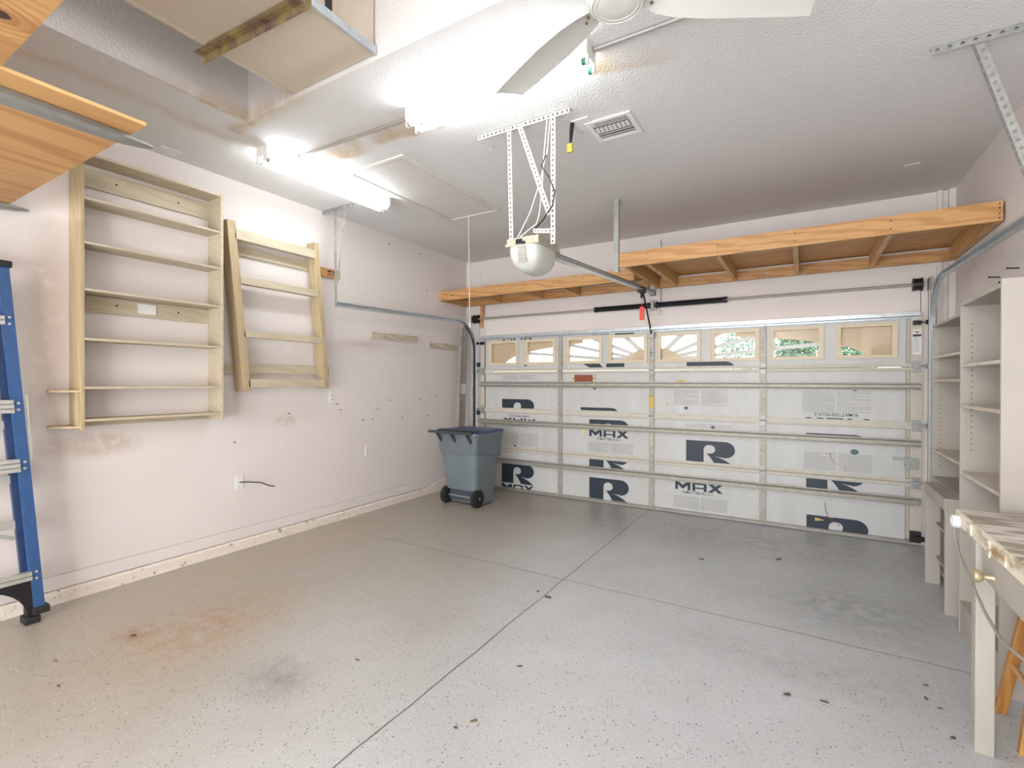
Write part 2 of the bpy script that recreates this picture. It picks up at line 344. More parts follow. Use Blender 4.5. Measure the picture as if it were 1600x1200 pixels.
def thing(name, loc, label, cat, group=None, rz=0):
    o = bpy.data.objects.new(name, None); COL.objects.link(o); o.location = loc; o.rotation_euler = (0, 0, rz); o.empty_display_size = .1
    bpy.context.view_layer.update(); return tag(o, label, cat, group)
def part(name, bm, m, root, local=False, label=None, **k):     # local=False: bm is in world coordinates
    o = obj(name, bm, m, None, **k); o.parent = root
    if not local:
        o.matrix_parent_inverse = root.matrix_world.inverted()
    if label: o['label'] = label
    return o
def each(name, bms, m, root, **k):
    for b in bms: part(name, b, m, root, **k)
def C1(*a, **k):
    bm = NBM(); cyl(bm, *a, **k); return bm
def B(*a, M=None):
    bm = NBM()
    if isinstance(a[0], (tuple, list)):
        for q in a: box(bm, *q, M=M)
    else: box(bm, *a, M=M)
    return bm

# ------------------------------------------------------------------ room shell
YB = -3.0
struct('floor', B(XL-.2, XR+.2, YB, YW+.1, -.1, 0), FLOOR)
wl = B((XL-.2, XL-.006, YB, YW+.15, 0, 4.0), (XL-.006, XL, YB, 4.998, .192, H), (XL-.006, XL-.0005, 5.006, YW, .17, H))          # board face stands proud up to the joint near the corner
struct('wall_left', wl, WALL)
struct('wall_right', B(XR, XR+.2, YB, YW+.15, 0, 4.0), WALL)
struct('wall_back', B((XL-.2, -3.95, YB-.15, YB, 0, 4.0), (.75, XR+.2, YB-.15, YB, 0, 4.0), (-3.95, .75, YB-.15, YB, 2.25, 4.0)), WALL)  # opening in this unseen wall added for the fill light
DX0, DX1, DT = -4.0, .93, 2.15
struct('wall_far', B((XL-.01, DX0, YW, YW+.2, 0, H), (DX1, XR+.01, YW, YW+.2, 0, H), (DX0, DX1, YW, YW+.2, DT, H)), WALL)
RX0, RY1 = -3.262, 1.93
cm = B((XL-.01, XR+.01, RY1, YW+.01, H, H+.12), (XL-.01, RX0, YB, RY1, H, H+.12),          # main ceiling
       (RX0-.12, RX0, YB, RY1+.12, H+.12, 4.1), (RX0, XR+.01, RY1, RY1+.12, H+.12, 4.1),   # recess sides
       (RX0, XR+.01, YB, RY1, 4.0, 4.1))
ceil_o = struct('ceiling', cm, CEIL)
struct('baseboard_left', B(XL-.006, XL+.010, YB, 4.998, .096, .185), WALL)
# rough stem wall strip
bm = NBM(); ny, nz_ = 260, 5
rows = []
for j in range(nz_+1):
    row = []
    for i in range(ny+1):
        y = YB+(YW-YB)*i/ny; top = .088+(.0 if y < 4.95 else min(.09, (y-4.95)*.16))
        z = top*j/nz_
        x = XL+.026+.0022*math.sin(i*.9+j*1.7)*math.sin(i*.37)+random.uniform(-.0006, .0006)-(.008 if j == nz_ else 0)+(.004*random.random() if j == 0 else 0)
        row.append(bm.verts.new((x, y, z)))
    rows.append(row)
for j in range(nz_):
    for i in range(ny): bm.faces.new((rows[j][i], rows[j][i+1], rows[j+1][i+1], rows[j+1][i]))
tb = [bm.verts.new((XL-.006, v.co.y, v.co.z)) for v in rows[-1]]
for i in range(ny): bm.faces.new((rows[-1][i], rows[-1][i+1], tb[i+1], tb[i]))
struct('trim_1', bm, STEMM, 'rough flaking concrete curb at the foot of the left wall')
# framing boards on the far wall
struct('trim_2', B(-3.99, .93, YW-.035, YW, 2.16, 2.42), WALL, 'painted header board above the garage door')
struct('trim_3', B(-1.66, -1.475, YW-.055, YW, 2.30, 3.20), WALL, 'painted centre board carrying the door spring')
struct('trim_4', B(-4.05, -3.985, YW-.05, YW+.05, 0, 2.45), WALL, 'painted door jamb board left')
struct('trim_5', B(.935, 1.0, YW-.05, YW+.05, 0, 2.5), WALL, 'painted door jamb board right')
struct('trim_6', B((1.05, 1.085, YW-.03, YW, 0, H), (1.13, XR, YW-.045, YW, 0, H)), WALL, 'painted batten in the right corner')
struct('trim_7', B((XL, XL+.035, YW-.05, YW, .0, H),), WALL, 'painted batten in the left corner')
struct('trim_8', B((-4.23, -4.09, YW-.012, YW, 2.83, 3.13),), WALL, 'painted patch board high in the left corner')

# ------------------------------------------------------------------ garage door
door = bpy.data.objects.new('door_1', None); COL.objects.link(door); door.location = (-1.55, 5.79, 0); door['kind'] = 'structure'
door['label'] = 'closed sectional garage door lined with printed foam boards'
bpy.context.view_layer.update()
YF = 5.79
SEC = [(.03, .57), (.57, 1.10), (1.10, 1.645), (1.645, 2.14)]
STX = [-2.733, -1.546, -.377]
WINS = [(-3.856, -3.37), (-3.27, -2.80), (-2.66, -2.16), (-2.09, -1.60), (-1.49, -1.00), (-.90, -.41), (-.32, .165), (.26, .75)]
WZ0, WZ1 = 1.733, 2.072
def ivR(t):
    """filled x intervals of the big letter at height t (0 top .. 1 bottom)"""
    def outer(t): return .80+.2*math.sqrt(max(0, 1-((t-.34)/.34)**2)) if t < .68 else 0
    def cir(t): return .115*math.sqrt(max(0, 1-((t-.345)/.185)**2))
    legL = lambda t: .42+.19*max(0, (t-.53)/.47)**.75
    legU = lambda t: .57+.42*max(0, (t-.63)/.37)**.62
    if t < .16: return [(0, outer(t))]
    if t < .345: return [(0, .49-cir(t)), (.49+cir(t), outer(t))]
    if t < .53: return [(0, .37), (.49+cir(t), outer(t))]
    if t < .63: return [(0, .37), (legL(t), outer(t))]
    if t < .68: return [(0, .37), (legL(t), legU(t)), (.6+.2*(t-.63)/.05, outer(t))]
    return [(0, .37), (legL(t), legU(t))]
def put_R(bm, x0, w, ztop, h, zmin=-9, zmax=9, y=None, N=60):
    y = YF-.0025 if y is None else y
    for i in range(N):
        t0, t1 = i/N+1e-4, (i+1)/N-1e-4; za, zb = ztop-h*i/N, ztop-h*(i+1)/N
        if zb < zmin or za > zmax: continue
        A, Bv = ivR(t0), ivR(t1)
        if len(A) != len(Bv): A = Bv = ivR((t0+t1)/2)
        for (a0, a1), (b0, b1) in zip(A, Bv):
            quad(bm, (x0+w*a0, y, za), (x0+w*a1, y, za), (x0+w*b1, y, zb), (x0+w*b0, y, zb))
def clipz(poly, zmin, zmax):
    for s, lim in ((1, zmin), (-1, -zmax)):
        out = []
        for i in range(len(poly)):
            p, q = poly[i], poly[(i+1) % len(poly)]; dp, dq = s*p[1]-lim, s*q[1]-lim
            if dp >= 0: out.append(p)
            if dp*dq < 0: t = dp/(dp-dq); out.append((p[0]+(q[0]-p[0])*t, p[1]+(q[1]-p[1])*t))
        poly = out
        if len(poly) < 3: return []
    return poly
def put_MAX(bm, x0, w, z0, h, flip=False, zmin=-9, zmax=9, y=None):
    y = YF-.0025 if y is None else y
    P = []
    b = .062
    P += [[(0, 0), (b, 0), (b, 1), (0, 1)], [(.33-b, 0), (.33, 0), (.33, 1), (.33-b, 1)], [(b, 1), (b*.9, .62), (.155, .12), (.19, .5)], [(.33-b, 1), (.33-b*.9, .62), (.175, .12), (.14, .5)]]
    P += [[(.37, 0), (.37+b, 0), (.37+b, .92), (.37, .92)], [(.67-b, 0), (.67, 0), (.67, .92), (.67-b, .92)], [(.39, .78), (.65, .78), (.65, 1), (.39, 1)], [(.43, .28), (.61, .28), (.61, .45), (.43, .45)]]
    P += [[(.69, 0), (.78, 0), (1, 1), (.91, 1)], [(.91, 0), (1, 0), (.79, 1), (.69, 1)]]
    for k, q in enumerate(P):
        q = [((1-u), (1-v)) if flip else (u, v) for u, v in q]
        q = clipz([(x0+w*u, z0+h*v) for u, v in q], zmin, zmax)
        if q: quad(bm, *[(a, y-.0002*(k % 5), c) for a, c in q])
def put_lines(bm, x0, x1, z0, z1, n, seed=0, th=.0045):
    rnd = random.Random(seed); mid = (x0+x1)/2
    for i in range(n):
        z = z1-(z1-z0)*(i+.5)/n
        for a, b in ((x0, mid-.012), (mid+.012, x1)):
            if rnd.random() < .12: b = a+(b-a)*rnd.uniform(.4, .8)
            x = a
            while x < b:
                w = min(rnd.uniform(.012, .045), b-x); quad(bm, (x, YF-.002, z), (x+w, YF-.002, z), (x+w, YF-.002, z+th), (x, YF-.002, z+th)); x += w+.005
def text_mesh(s, size, x, y, z, flip=False, rx=PI/2, rz=0):
    cu = bpy.data.curves.new('t', 'FONT'); cu.body = s; cu.size = size; cu.align_x = 'CENTER'; cu.align_y = 'CENTER'; cu.resolution_u = 2; cu.offset = .0006
    o = bpy.data.objects.new('t', cu); COL.objects.link(o)
    bpy.context.view_layer.update()
    me = bpy.data.meshes.new_from_object(o.evaluated_get(bpy.context.evaluated_depsgraph_get()))
    bpy.data.objects.remove(o)
    bm = NBM(); bm.from_mesh(me); bpy.data.meshes.remove(me)
    Mx = Matrix.Translation((x, y, z)) @ Matrix.Rotation(rz, 4, 'Z') @ Matrix.Rotation(rx, 4, 'X') @ Matrix.Rotation(PI if flip else 0, 4, 'Z')
    bmesh.ops.transform(bm, matrix=Mx, verts=bm.verts)
    return bm
def seal(bm, x, z, r, zmax=9):
    pts = [(x+r*math.cos(a*PI/12), z+r*.8*math.sin(a*PI/12)) for a in range(24)]
    pts = clipz(pts, -9, zmax)
    quad(bm, *[(a, YF-.0025, c) for a, c in pts])
secs = []
for i, (z0, z1) in enumerate(SEC):
    bm = NBM(); box(bm, -3.99, .92, YF+.03, YF+.045, z0+.002, z1-.002) if i < 3 else None
    if i == 3:                                              # top section skin with window openings
        xs = [-3.99]+[v for w in WINS for v in w]+[.92]
        for a, b in zip(xs[0::2], xs[1::2]): box(bm, a, b, YF+.03, YF+.045, z0+.002, z1)
        for a, b in WINS: box(bm, a, b, YF+.03, YF+.045, z0+.002, WZ0); box(bm, a, b, YF+.03, YF+.045, WZ1, z1)
    # rolled rails along the joints
    for (a, b) in (((z0, z0+.036),) if i else ())+(((z1-.036, z1-.0025),) if i < 3 else ()):
        box(bm, -3.93, .88, YF-.006, YF+.03, a+.0025, b)
        box(bm, -3.93, .88, YF-.009, YF-.006, a+.010, a+.014)
    secs.append(part('door_section', bm, CREAMP, door))
    sc = secs[-1]
    def sub(name, bm, m, label=None, **k): return part(name, bm, m, sc, label=label, **k)
    lo = z0+(.036 if i else 0); hi = z1-(.036 if i < 3 else 0)
    edges = [-3.94, STX[0], STX[1], STX[2], .84]
    for a, b in zip(edges, edges[1:]):
        bm = NBM(); cols = 3
        if i < 3:
            box(bm, a+.03, b-.03, YF, YF+.028, lo, hi)
        else:
            ws = [w for w in WINS if a < (w[0]+w[1])/2 < b]
            x = [a+.03, ws[0][0], ws[0][1], ws[1][0], ws[1][1], b-.03]
            for p, q in ((x[0], x[1]), (x[2], x[3]), (x[4], x[5])): box(bm, p, q, YF, YF+.028, lo, hi-.01)
            for p, q in ws: box(bm, p, q, YF, YF+.028, lo, WZ0); box(bm, p, q, YF, YF+.028, WZ1, hi-.01)
        sub('foam_board', bm, FOIL)
    for x in STX: sub('stile', B(x-.03, x+.03, YF-.018, YF+.028, z0+.003, z1-.003), STILE)
    for x0_, x1_ in ((-3.985, -3.925), (.84, .925)): sub('end_stile', B(x0_, x1_, YF-.016, YF+.03, z0+.003, z1-.003), CREAMP)
# struts
def hat(bm, x0, x1, z, h=.075, d=.055, y=YF-.018):
    pr = [(0, -h/2), (0, -h/2+.012), (-d*.35, -h/2+.016), (-d*.35, -.012), (-d, -.012), (-d, .020), (-d*.35, .020), (-d*.35, h/2-.016), (0, h/2-.012), (0, h/2)]
    pr2 = [(0, -h*.5), (-.004, -h*.5), (-.004, -h*.32), (-d, -h*.2), (-d, h*.2), (-.004, h*.32), (-.004, h*.5), (0, h*.5)]
    loft(bm, [[(x, y+a, z+b) for a, b in pr2] for x in (x0, x1)])
ZS = [.402, .938, 1.465]
for i, z in enumerate(ZS):
    bm = NBM(); hat(bm, -3.985, .915, z); part('strut', bm, STRUT, secs[i], smooth=False)
bm = NBM(); hat(bm, -3.985, .90, 2.125, .06, .06); part('strut', bm, GALVB, secs[3], label='bright galvanised top strut')
bm = B(-3.985, .92, YF-.03, YF+.04, .002, .036); box(bm, -3.985, .92, YF-.05, YF-.03, .012, .03); part('bottom_retainer', bm, STRUT, secs[0])
# hinges, end hinges with rollers
for i, z in enumerate((.57, 1.10, 1.645)):
    for x in STX:
        bm = B((x-.026, x+.026, YF-.026, YF-.018, z-.055, z-.008), (x-.026, x+.026, YF-.026, YF-.018, z+.008, z+.055)); cyl(bm, (x-.03, YF-.028, z), (x+.03, YF-.028, z), .008, 8)
        for dx in (-.014, .014):
            for dz in (-.035, .035): cyl(bm, (x+dx, YF-.03, z+dz), (x+dx, YF-.026, z+dz), .006, 6)
        part('hinge', bm, GALV, secs[i])
    for x, s in ((-3.955, -1), (.885, 1)):
        bm = B((x-.035, x+.03, YF-.024, YF-.016, z-.055, z+.055)); box(bm, x-.03, x+.03, YF-.055, YF-.024, z-.01, z+.02)
        cyl(bm, (x-.02*s, YF-.045, z+.005), (x+.075*s, YF-.045, z+.005), .006, 8); cyl(bm, (x+.058*s, YF-.045, z+.005), (x+.075*s, YF-.045, z+.005), .021, 14)
        part('roller_hinge', bm, GALV, secs[i])
for x, s in ((-3.955, -1), (.885, 1)):
    bm = B((x-.03, x+.03, YF-.04, YF-.016, 2.03, 2.07)); cyl(bm, (x, YF-.05, 2.05), (x+.075*s, YF-.05, 2.05), .006, 8); cyl(bm, (x+.058*s, YF-.05, 2.05), (x+.075*s, YF-.05, 2.05), .021, 14)
    part('top_roller', bm, DARKM, secs[3])
bm = B((.84, .92, YF-.035, YF-.016, .02, .13), (.87, .95, YF-.07, YF-.035, .05, .09)); part('bottom_bracket', bm, DARKM, secs[0])
bm = B((.80, .90, YF-.032, YF-.016, .70, .80)); box(bm, .71, .80, YF-.03, YF-.022, .775, .80); part('slide_lock', bm, GALV, secs[1])
# prints
Wd, Hd = .51, .275
pr = {0: NBM(), 1: NBM(), 2: NBM(), 3: NBM()}
put_R(pr[0], -3.636, Wd, .37, .27, .096); put_MAX(pr[0], -3.636, Wd, -.005, .09, zmin=.038)
put_R(pr[0], -2.33, Wd, .675, Hd, .40, .530); put_R(pr[0], -2.33, Wd, .300, Hd, .036)
put_MAX(pr[0], -1.275, Wd, .27, .095)
put_R(pr[0], .018, Wd-.02, .675, Hd, .40, .530); put_R(pr[0], .022, Wd, .160, Hd, .036)
put_R(pr[1], -2.332, Wd, 1.03, Hd, .925); put_MAX(pr[1], -2.332, Wd, .815, .095)
put_MAX(pr[1], -3.62, Wd, .935, .065, flip=True)
put_R(pr[1], -1.155, Wd, .843, .262, .585)
put_R(pr[1], .016, Wd, .987, Hd, .955)
put_R(pr[2], -3.634, Wd, 1.262, Hd, 1.138); put_R(pr[2], -2.449, Wd, 1.179, Hd, 1.138)
put_MAX(pr[2], .005, Wd+.02, 1.136, .075, flip=True, zmax=1.146)
put_R(pr[3], -1.153, Wd, 1.728, Hd, 1.682)
put_MAX(pr[3], -3.62, .47, 2.075, .08, zmax=2.12)
for q in (((-2.30, 2.09), (-2.07, 2.09), (-2.06, 2.12), (-2.29, 2.12)), ((-2.0, 2.08), (-1.76, 2.08), (-1.76, 2.12), (-2.0, 2.12)),
          ((-2.42, 1.73), (-2.20, 1.73), (-2.15, 1.683), (-2.33, 1.683)), ((-2.11, 1.73), (-1.88, 1.73), (-1.88, 1.683), (-2.11, 1.683))):
    quad(pr[3], *[(a, YF-.0025, c) for a, c in q])
for i in range(4): part('printed_logo', pr[i], INK, secs[i], label='navy printed lettering cut off by the board edges')
fp = {0: NBM(), 1: NBM(), 2: NBM(), 3: NBM()}
put_lines(fp[1], -3.65, -3.06, .62, .80, 14, 1); put_lines(fp[1], -2.35, -1.77, .62, .745, 11, 2); put_lines(fp[1], .0, .56, .62, .80, 14, 3); put_lines(fp[1], -1.16, -.68, .985, 1.03, 3, 4)
put_lines(fp[0], -1.29, -.72, .06, .20, 12, 5); put_lines(fp[2], -1.29, -.72, 1.235, 1.41, 13, 6); put_lines(fp[2], -.02, .55, 1.20, 1.41, 15, 7)
put_lines(fp[2], -3.63, -3.09, 1.53, 1.59, 5, 8); put_lines(fp[3], -3.55, -3.0, 1.70, 1.715, 1, 9); put_lines(fp[2], -2.35, -2.1, 1.415, 1.43, 1, 10)
for i in range(4): part('printed_paragraphs', fp[i], INKG, secs[i], label='small grey printed text')
for (s, sz, x, z, fl, i) in (('R-MATTE\u00ae PLUS-3', .034, -3.36, 1.03, True, 1), ('R-MATTE\u00ae PLUS-3', .034, -3.36, .897, False, 1), ('R-MATTE\u00ae PLUS-3', .034, -2.07, .79, False, 1),
                        ('R-MATTE\u00ae PLUS-3', .036, -1.03, .245, False, 0), ('R-MATTE\u00ae PLUS-3', .040, .265, 1.182, True, 2)):
    part('printed_title', text_mesh(s, sz*1.12, x, YF-.003, z, fl), INKD, secs[i])
for (x, z, r, i, mx_) in ((-3.42, .612, .022, 1, 9), (-1.157, 1.205, .022, 2, 9), (-.87, .998, .022, 1, 9), (.42, .822, .034, 1, 9), (.42, 1.44, .03, 2, 1.43), (-2.26, 1.42, .022, 2, 1.425), (-3.26, 1.725, .02, 3, 1.73)):
    bm = NBM(); seal(bm, x, z, r, mx_); part('printed_seal', bm, SEAL, secs[i])
# small marks and stickers on the door
part('caution_sticker', B(-1.571, -1.521, YF-.0195, YF-.018, 1.195, 1.345), YEL, secs[2], label='yellow caution sticker')
bm = text_mesh('CAUTION', .011, -1.546, YF-.021, 1.332); part('sticker_text', bm, INKD, secs[2])
part('pale_sticker', B(-1.556, -1.536, YF-.0195, YF-.018, .755, .89), SHELFTOP, secs[1])
part('warning_label', B(.857, .918, YF-.018, YF-.016, 1.76, 1.99), PLAST, secs[3], label='white warning label')
part('label_band', B(.857, .918, YF-.0195, YF-.018, 1.925, 1.945), INK, secs[3])
part('label_drawing', B((.862, .912, YF-.0195, YF-.018, 1.965, 1.972), (.882, .892, YF-.0195, YF-.018, 1.952, 1.966)), REFL, secs[3])
bm = NBM(); [box(bm, .862, .862+.05*random.Random(k).uniform(.7, 1), YF-.0195, YF-.018, 1.915-k*.012, 1.919-k*.012) for k in range(12)]; part('label_text', bm, INKG, secs[3])
part('reflector', B(-2.53, -2.28, YF-.02, YF, 1.50, 1.59), REFL, secs[2], label='brown reflector plate with cream ends')
bm = B((-2.56, -2.53, YF-.016, YF, 1.49, 1.60), (-2.28, -2.25, YF-.016, YF, 1.49, 1.60)); part('reflector_end', bm, WINF, secs[2])
each('reflector_screw', [C1((x, YF-.02, 1.545), (x, YF-.016, 1.545), .008, 8) for x in (-2.545, -2.265)], BLACK, secs[2])
bm = B((-1.565, -1.535, YF-.0195, YF-.018, 1.81, 1.816), (-1.565, -1.535, YF-.0195, YF-.018, 1.838, 1.845)); part('black_mark', bm, BLACK, secs[3])
bm = NBM(); quad(bm, (-1.25, YF-.003, 1.50), (-1.15, YF-.003, 1.50), (-1.17, YF-.003, 1.52), (-1.22, YF-.003, 1.53), (-1.245, YF-.003, 1.52)); part('foam_patch', bm, YEL, secs[2], label='exposed yellow foam where the facing is torn')
bm = NBM(); quad(bm, (-2.79, YF-.003, .845), (-2.765, YF-.003, .90), (-2.765, YF-.003, .84)); quad(bm, (-1.375, YF-.003, 1.215), (-1.362, YF-.003, 1.215), (-1.362, YF-.003, 1.26), (-1.375, YF-.003, 1.26)); part('foam_patch', bm, YEL, secs[1])
bm = NBM(); quad(bm, (-2.44, YF-.003, .84), (-2.40, YF-.003, .84), (-2.40, YF-.003, .90), (-2.44, YF-.003, .90)); part('yellow_note', bm, mat('pale_yellow_paper', (236, 224, 150), .6), secs[1])
bm = NBM(); quad(bm, (.095, YF-.005, .105), (.18, YF-.005, .122), (.095, YF-.005, .14)); quad(bm, (.21, YF-.005, .155), (.25, YF-.005, .155), (.25, YF-.005, .165), (.21, YF-.005, .165)); part('foam_patch', bm, mat('exposed_tan_foam', (214, 178, 118), .7), secs[0])
def scratch(pts, w, i, m=None):
    bm = NBM()
    for a, b in zip(pts, pts[1:]): quad(bm, (a[0], YF-.003, a[1]), (a[0]+w, YF-.003, a[1]), (b[0]+w, YF-.003, b[1]), (b[0], YF-.003, b[1]))
    part('scratch', bm, m or LEAF, secs[i])
scratch([(.175, .30), (.18, .25), (.19, .20), (.20, .165)], .006, 0)
scratch([(.22, .14), (.25, .12), (.285, .10), (.30, .08)], .008, 0)
scratch([(.215, .80), (.22, .75), (.24, .72), (.27, .69), (.30, .675), (.34, .67), (.35, .64)], .010, 1, mat('dry_glue', (196, 150, 106), .7))
# windows: frame, glass, sunburst insert
AX, AZ = -1.55, 1.742
def solid(x, z):
    dx, dz = (x-AX), (z-AZ)
    if dz < .012: return 1
    if (dx/2.06)**2+(dz/.285)**2 > 1 and not abs(dx) < .9: return 1
    if (dx/.34)**2+(dz/.165)**2 < 1: return 1
    th = math.degrees(math.atan2(dz*2.2, dx))
    for r in (11, 26, 42, 64, 90, 116, 138, 154, 169):
        if abs(math.sin(math.radians(th-r)))*math.hypot(dx, dz*2.2) < .030+.012*abs(math.cos(math.radians(r))) and math.cos(math.radians(th-r)) > 0: return 2
    return 0
for (a, b) in WINS:
    bm = NBM(); f = .045; y0, y1 = YF-.016, YF+.05
    for q in ((a, b, WZ0, WZ0+f*.75), (a, b, WZ1-f*.75, WZ1), (a, a+f, WZ0+f*.75, WZ1-f*.75), (b-f, b, WZ0+f*.75, WZ1-f*.75)): box(bm, q[0], q[1], y0+.008, y1, q[2], q[3])
    for q in ((a, b, WZ0, WZ0+.012), (a, b, WZ1-.012, WZ1), (a, a+.012, WZ0+.012, WZ1-.012), (b-.012, b, WZ0+.012, WZ1-.012)): box(bm, q[0], q[1], y0, y0+.008, q[2], q[3])
    part('window_frame', bm, WINF, secs[3])
    part('window_pane', B(a+f, b-f, YF+.02, YF+.023, WZ0+f*.75, WZ1-f*.75), GLASS, secs[3])
    for kind, mm, nm in ((1, INSERT, 'sunburst_insert'), (2, INSERTR, 'sunburst_ray')):
        bm = NBM(); NZ = 60; xa, xb = a+.01, b-.01; za, zb = WZ0+.01, WZ1-.01
        for j in range(NZ):
            zc = za+(zb-za)*(j+.5)/NZ; z_0, z_1 = za+(zb-za)*j/NZ, za+(zb-za)*(j+1)/NZ; NX = 120; st = None
            for k in range(NX+1):
                x = xa+(xb-xa)*k/NX; s = k < NX and solid(x+(xb-xa)*.5/NX, zc) == kind
                if s and st is None: st = x
                if not s and st is not None: box(bm, st, x, YF+.055+(0 if kind == 1 else .004), YF+.059+(0 if kind == 1 else .004), z_0, z_1); st = None
        if len(bm.verts): part(nm, bm, mm, secs[3])
        else: bm.free()

# ------------------------------------------------------------------ door tracks
def c_profile_path(bm, pts, side, w=.05, d=.022, t=.0025):    # pts on YZ plane, side = x direction of the open lip
    pass
def track(name, x, s, pts, label):
    """pts (y,z) path; s = direction of the door side"""
    root = thing(name, (x, pts[0][0], 0), label, 'door track', None)
    bm = NBM(); P = [Vector((x, y, z)) for y, z in pts]; rings = []
    for i, p in enumerate(P):
        d = (P[min(i+1, len(P)-1)]-P[max(0, i-1)]).normalized(); nrm = Vector((0, d.z, -d.y))
        sx = Vector((s, 0, 0)); h = .027; dd = .03; t = .003
        rings.append([p+sx*a+nrm*b for a, b in ((0, -h), (dd, -h), (dd, -h+.012), (dd-t, -h+.012), (dd-t, -h+t), (t, -h+t), (t, h-t), (dd-t, h-t), (dd-t, h-.012), (dd, h-.012), (dd, h), (0, h))])
    loft(bm, rings); part('channel', bm, GALVB, root, smooth=False)
    return root
def arc(yc, zc, r, n=12): return [(yc+r*math.cos(PI/2*k/n), zc+r*math.sin(PI/2*k/n)) for k in range(n+1)]
lt = track('door_track', -4.085, 1, [(5.735, .03), (5.735, 1.9)]+arc(5.735-.38, 1.95, .38)+[(4.6, 2.315), (3.33, 2.285)], 'galvanised left door track curving from the floor to the horizontal rail')
rtk = track('door_track', 1.005, -1, [(5.735, .03), (5.735, 2.0)]+arc(5.735-.38, 2.03, .38)+[(4.6, 2.385), (3.0, 2.33), (1.6, 2.29)], 'galvanised right door track passing above the shelves')
for root, x, s in ((lt, -4.085, -1), (rtk, 1.005, 1)):
    for z in (.35, 1.05, 1.75):
        part('bracket', B((x, x+.004, 5.74, YW-.05, z-.03, z+.03), (x, x+.05*s if s > 0 else x, YW-.056, YW-.05, z-.03, z+.03) if s > 0 else (x-.05, x, YW-.056, YW-.05, z-.03, z+.03)), DARKM, root)
    bm = NBM(); perf(bm, (x, 5.70, .1), (x, 5.70, 1.9), (0, -.0, 0) if 0 else (.0, .03, 0), (.0025*s, 0, 0), .06, .006); part('wall_angle', bm, STRUT, root)
    # lift cable
    bm = NBM(); tube(bm, [(x-.03*s, 5.80, .08), (x-.03*s, 5.83, 2.38)], .002, 6); part('lift_cable', bm, DARKM, root)
bm = NBM(); tube(bm, [(-4.06, 5.71, .03), (-4.06, 5.71, 1.9)]+[(-4.06, y, z) for y, z in arc(5.71-.38, 1.93, .38)][:10], .011, 8); part('black_conduit', bm, RUBBER, lt, smooth=True)

# perforated hangers ------------------------------------------------
r = thing('track_hanger', (-4.1, 3.33, H), 'galvanised perforated hanger holding the end of the left door track', 'hanger bracket')
bm = NBM(); perf_angle(bm, (-4.32, 3.35, H-.001), (-3.87, 3.35, H-.001), (0, 0, -.035), (0, .035, 0), pitch=.04, r=.008); part('ceiling_angle', bm, GALV, r)
bm = NBM(); perf_angle(bm, (-4.135, 3.345, H-.01), (-4.105, 3.33, 2.26), (.034, 0, 0), (0, .03, 0), pitch=.035, r=.007); part('post', bm, GALV, r)
bm = NBM(); perf(bm, (-3.96, 3.335, H-.01), (-4.08, 3.33, 2.50), (.03, 0, 0), (0, .002, 0), .035, .007); part('diagonal_brace', bm, GALV, r)
r = thing('track_hanger', (.9, 3.4, H), 'galvanised perforated T hanger on the ceiling above the right door track', 'hanger bracket')
bm = NBM(); perf_angle(bm, (.57, 3.37, H-.001), (1.17, 3.36, H-.001), (0, 0, -.04), (0, .035, 0), pitch=.05, r=.010); part('ceiling_angle', bm, GALV, r)
bm = NBM(); perf_angle(bm, (.735, 3.375, H-.02), (1.0, 3.42, 2.34), (.040, 0, .011), (0, .03, 0), pitch=.045, r=.009); part('post', bm, GALV, r)

# ------------------------------------------------------------------ opener hanging frame
r = thing('opener_hanger', (-1.6, 2.9, H), 'white perforated steel frame on the ceiling carrying the garage door opener', 'hanger bracket')
bm = NBM(); perf_angle(bm, (-2.03, 2.9, H-.001), (-1.31, 2.9, H-.001), (0, 0, -.034), (0, .034, 0), pitch=.034, r=.0085); part('ceiling_angle', bm, WHPERF, r)
bm = NBM(); perf_angle(bm, (-1.785, 2.898, H-.02), (-1.765, 2.898, 2.49), (.034, 0, 0), (0, .03, 0), pitch=.034, r=.0085); part('post', bm, WHPERF, r)
bm = NBM(); perf_angle(bm, (-1.445, 2.896, H-.0), (-1.445, 2.896, 2.41), (.036, 0, 0), (0, .03, 0), pitch=.034, r=.0085); part('post', bm, WHPERF, r)
bm = NBM(); perf(bm, (-1.70, 2.893, H-.02), (-1.465, 2.893, 2.60), (.034, 0, .012), (0, -.002, 0), .034, .0085); part('diagonal_brace', bm, WHPERF, r)
bm = NBM(); perf(bm, (-1.575, 2.90, 2.505), (-1.41, 2.90, 2.48), (0, 0, .03), (0, .002, 0), .028, .006); part('cross_strap', bm, WHPERF, r)

# ------------------------------------------------------------------ garage door opener
r = thing('garage_door_opener', (-1.66, 3.03, 2.33), 'garage door opener with milky white light lens hanging from the perforated frame', 'door opener')
xa, xb, ya, yb = -1.785, -1.535, 2.89, 3.22
bm = B((xa, xb, ya+.01, yb, 2.452, 2.492)); box(bm, xa-.006, xb+.006, ya, yb+.01, 2.435, 2.455); part('chassis', bm, mat('dusty_beige_steel', (186, 180, 160), .5, .3, var=.1, vscale=30), r, bevel=.003)
bm = NBM(); rings = []                                       # lens: U section, belly drops then pinches towards the bottom
N = 14
for k in range(9):
    t = k/8; zt = 2.437-.165*t; wx = (xb-xa)/2*(math.sqrt(1-(t*.93)**2.6)); wy = (yb-ya)/2*(math.sqrt(1-(t*.9)**3)); cx, cy = (xa+xb)/2, (ya+yb)/2+.01*t
    ring = []
    for q in range(28):
        a = 2*PI*q/28; e = .45
        ring.append((cx+wx*abs(math.cos(a))**e*(1 if math.cos(a) >= 0 else -1), cy+wy*abs(math.sin(a))**e*(1 if math.sin(a) >= 0 else -1), zt))
    rings.append(ring)
loft(bm, rings); part('light_lens', bm, LENS, r, smooth=True)
bm = NBM()
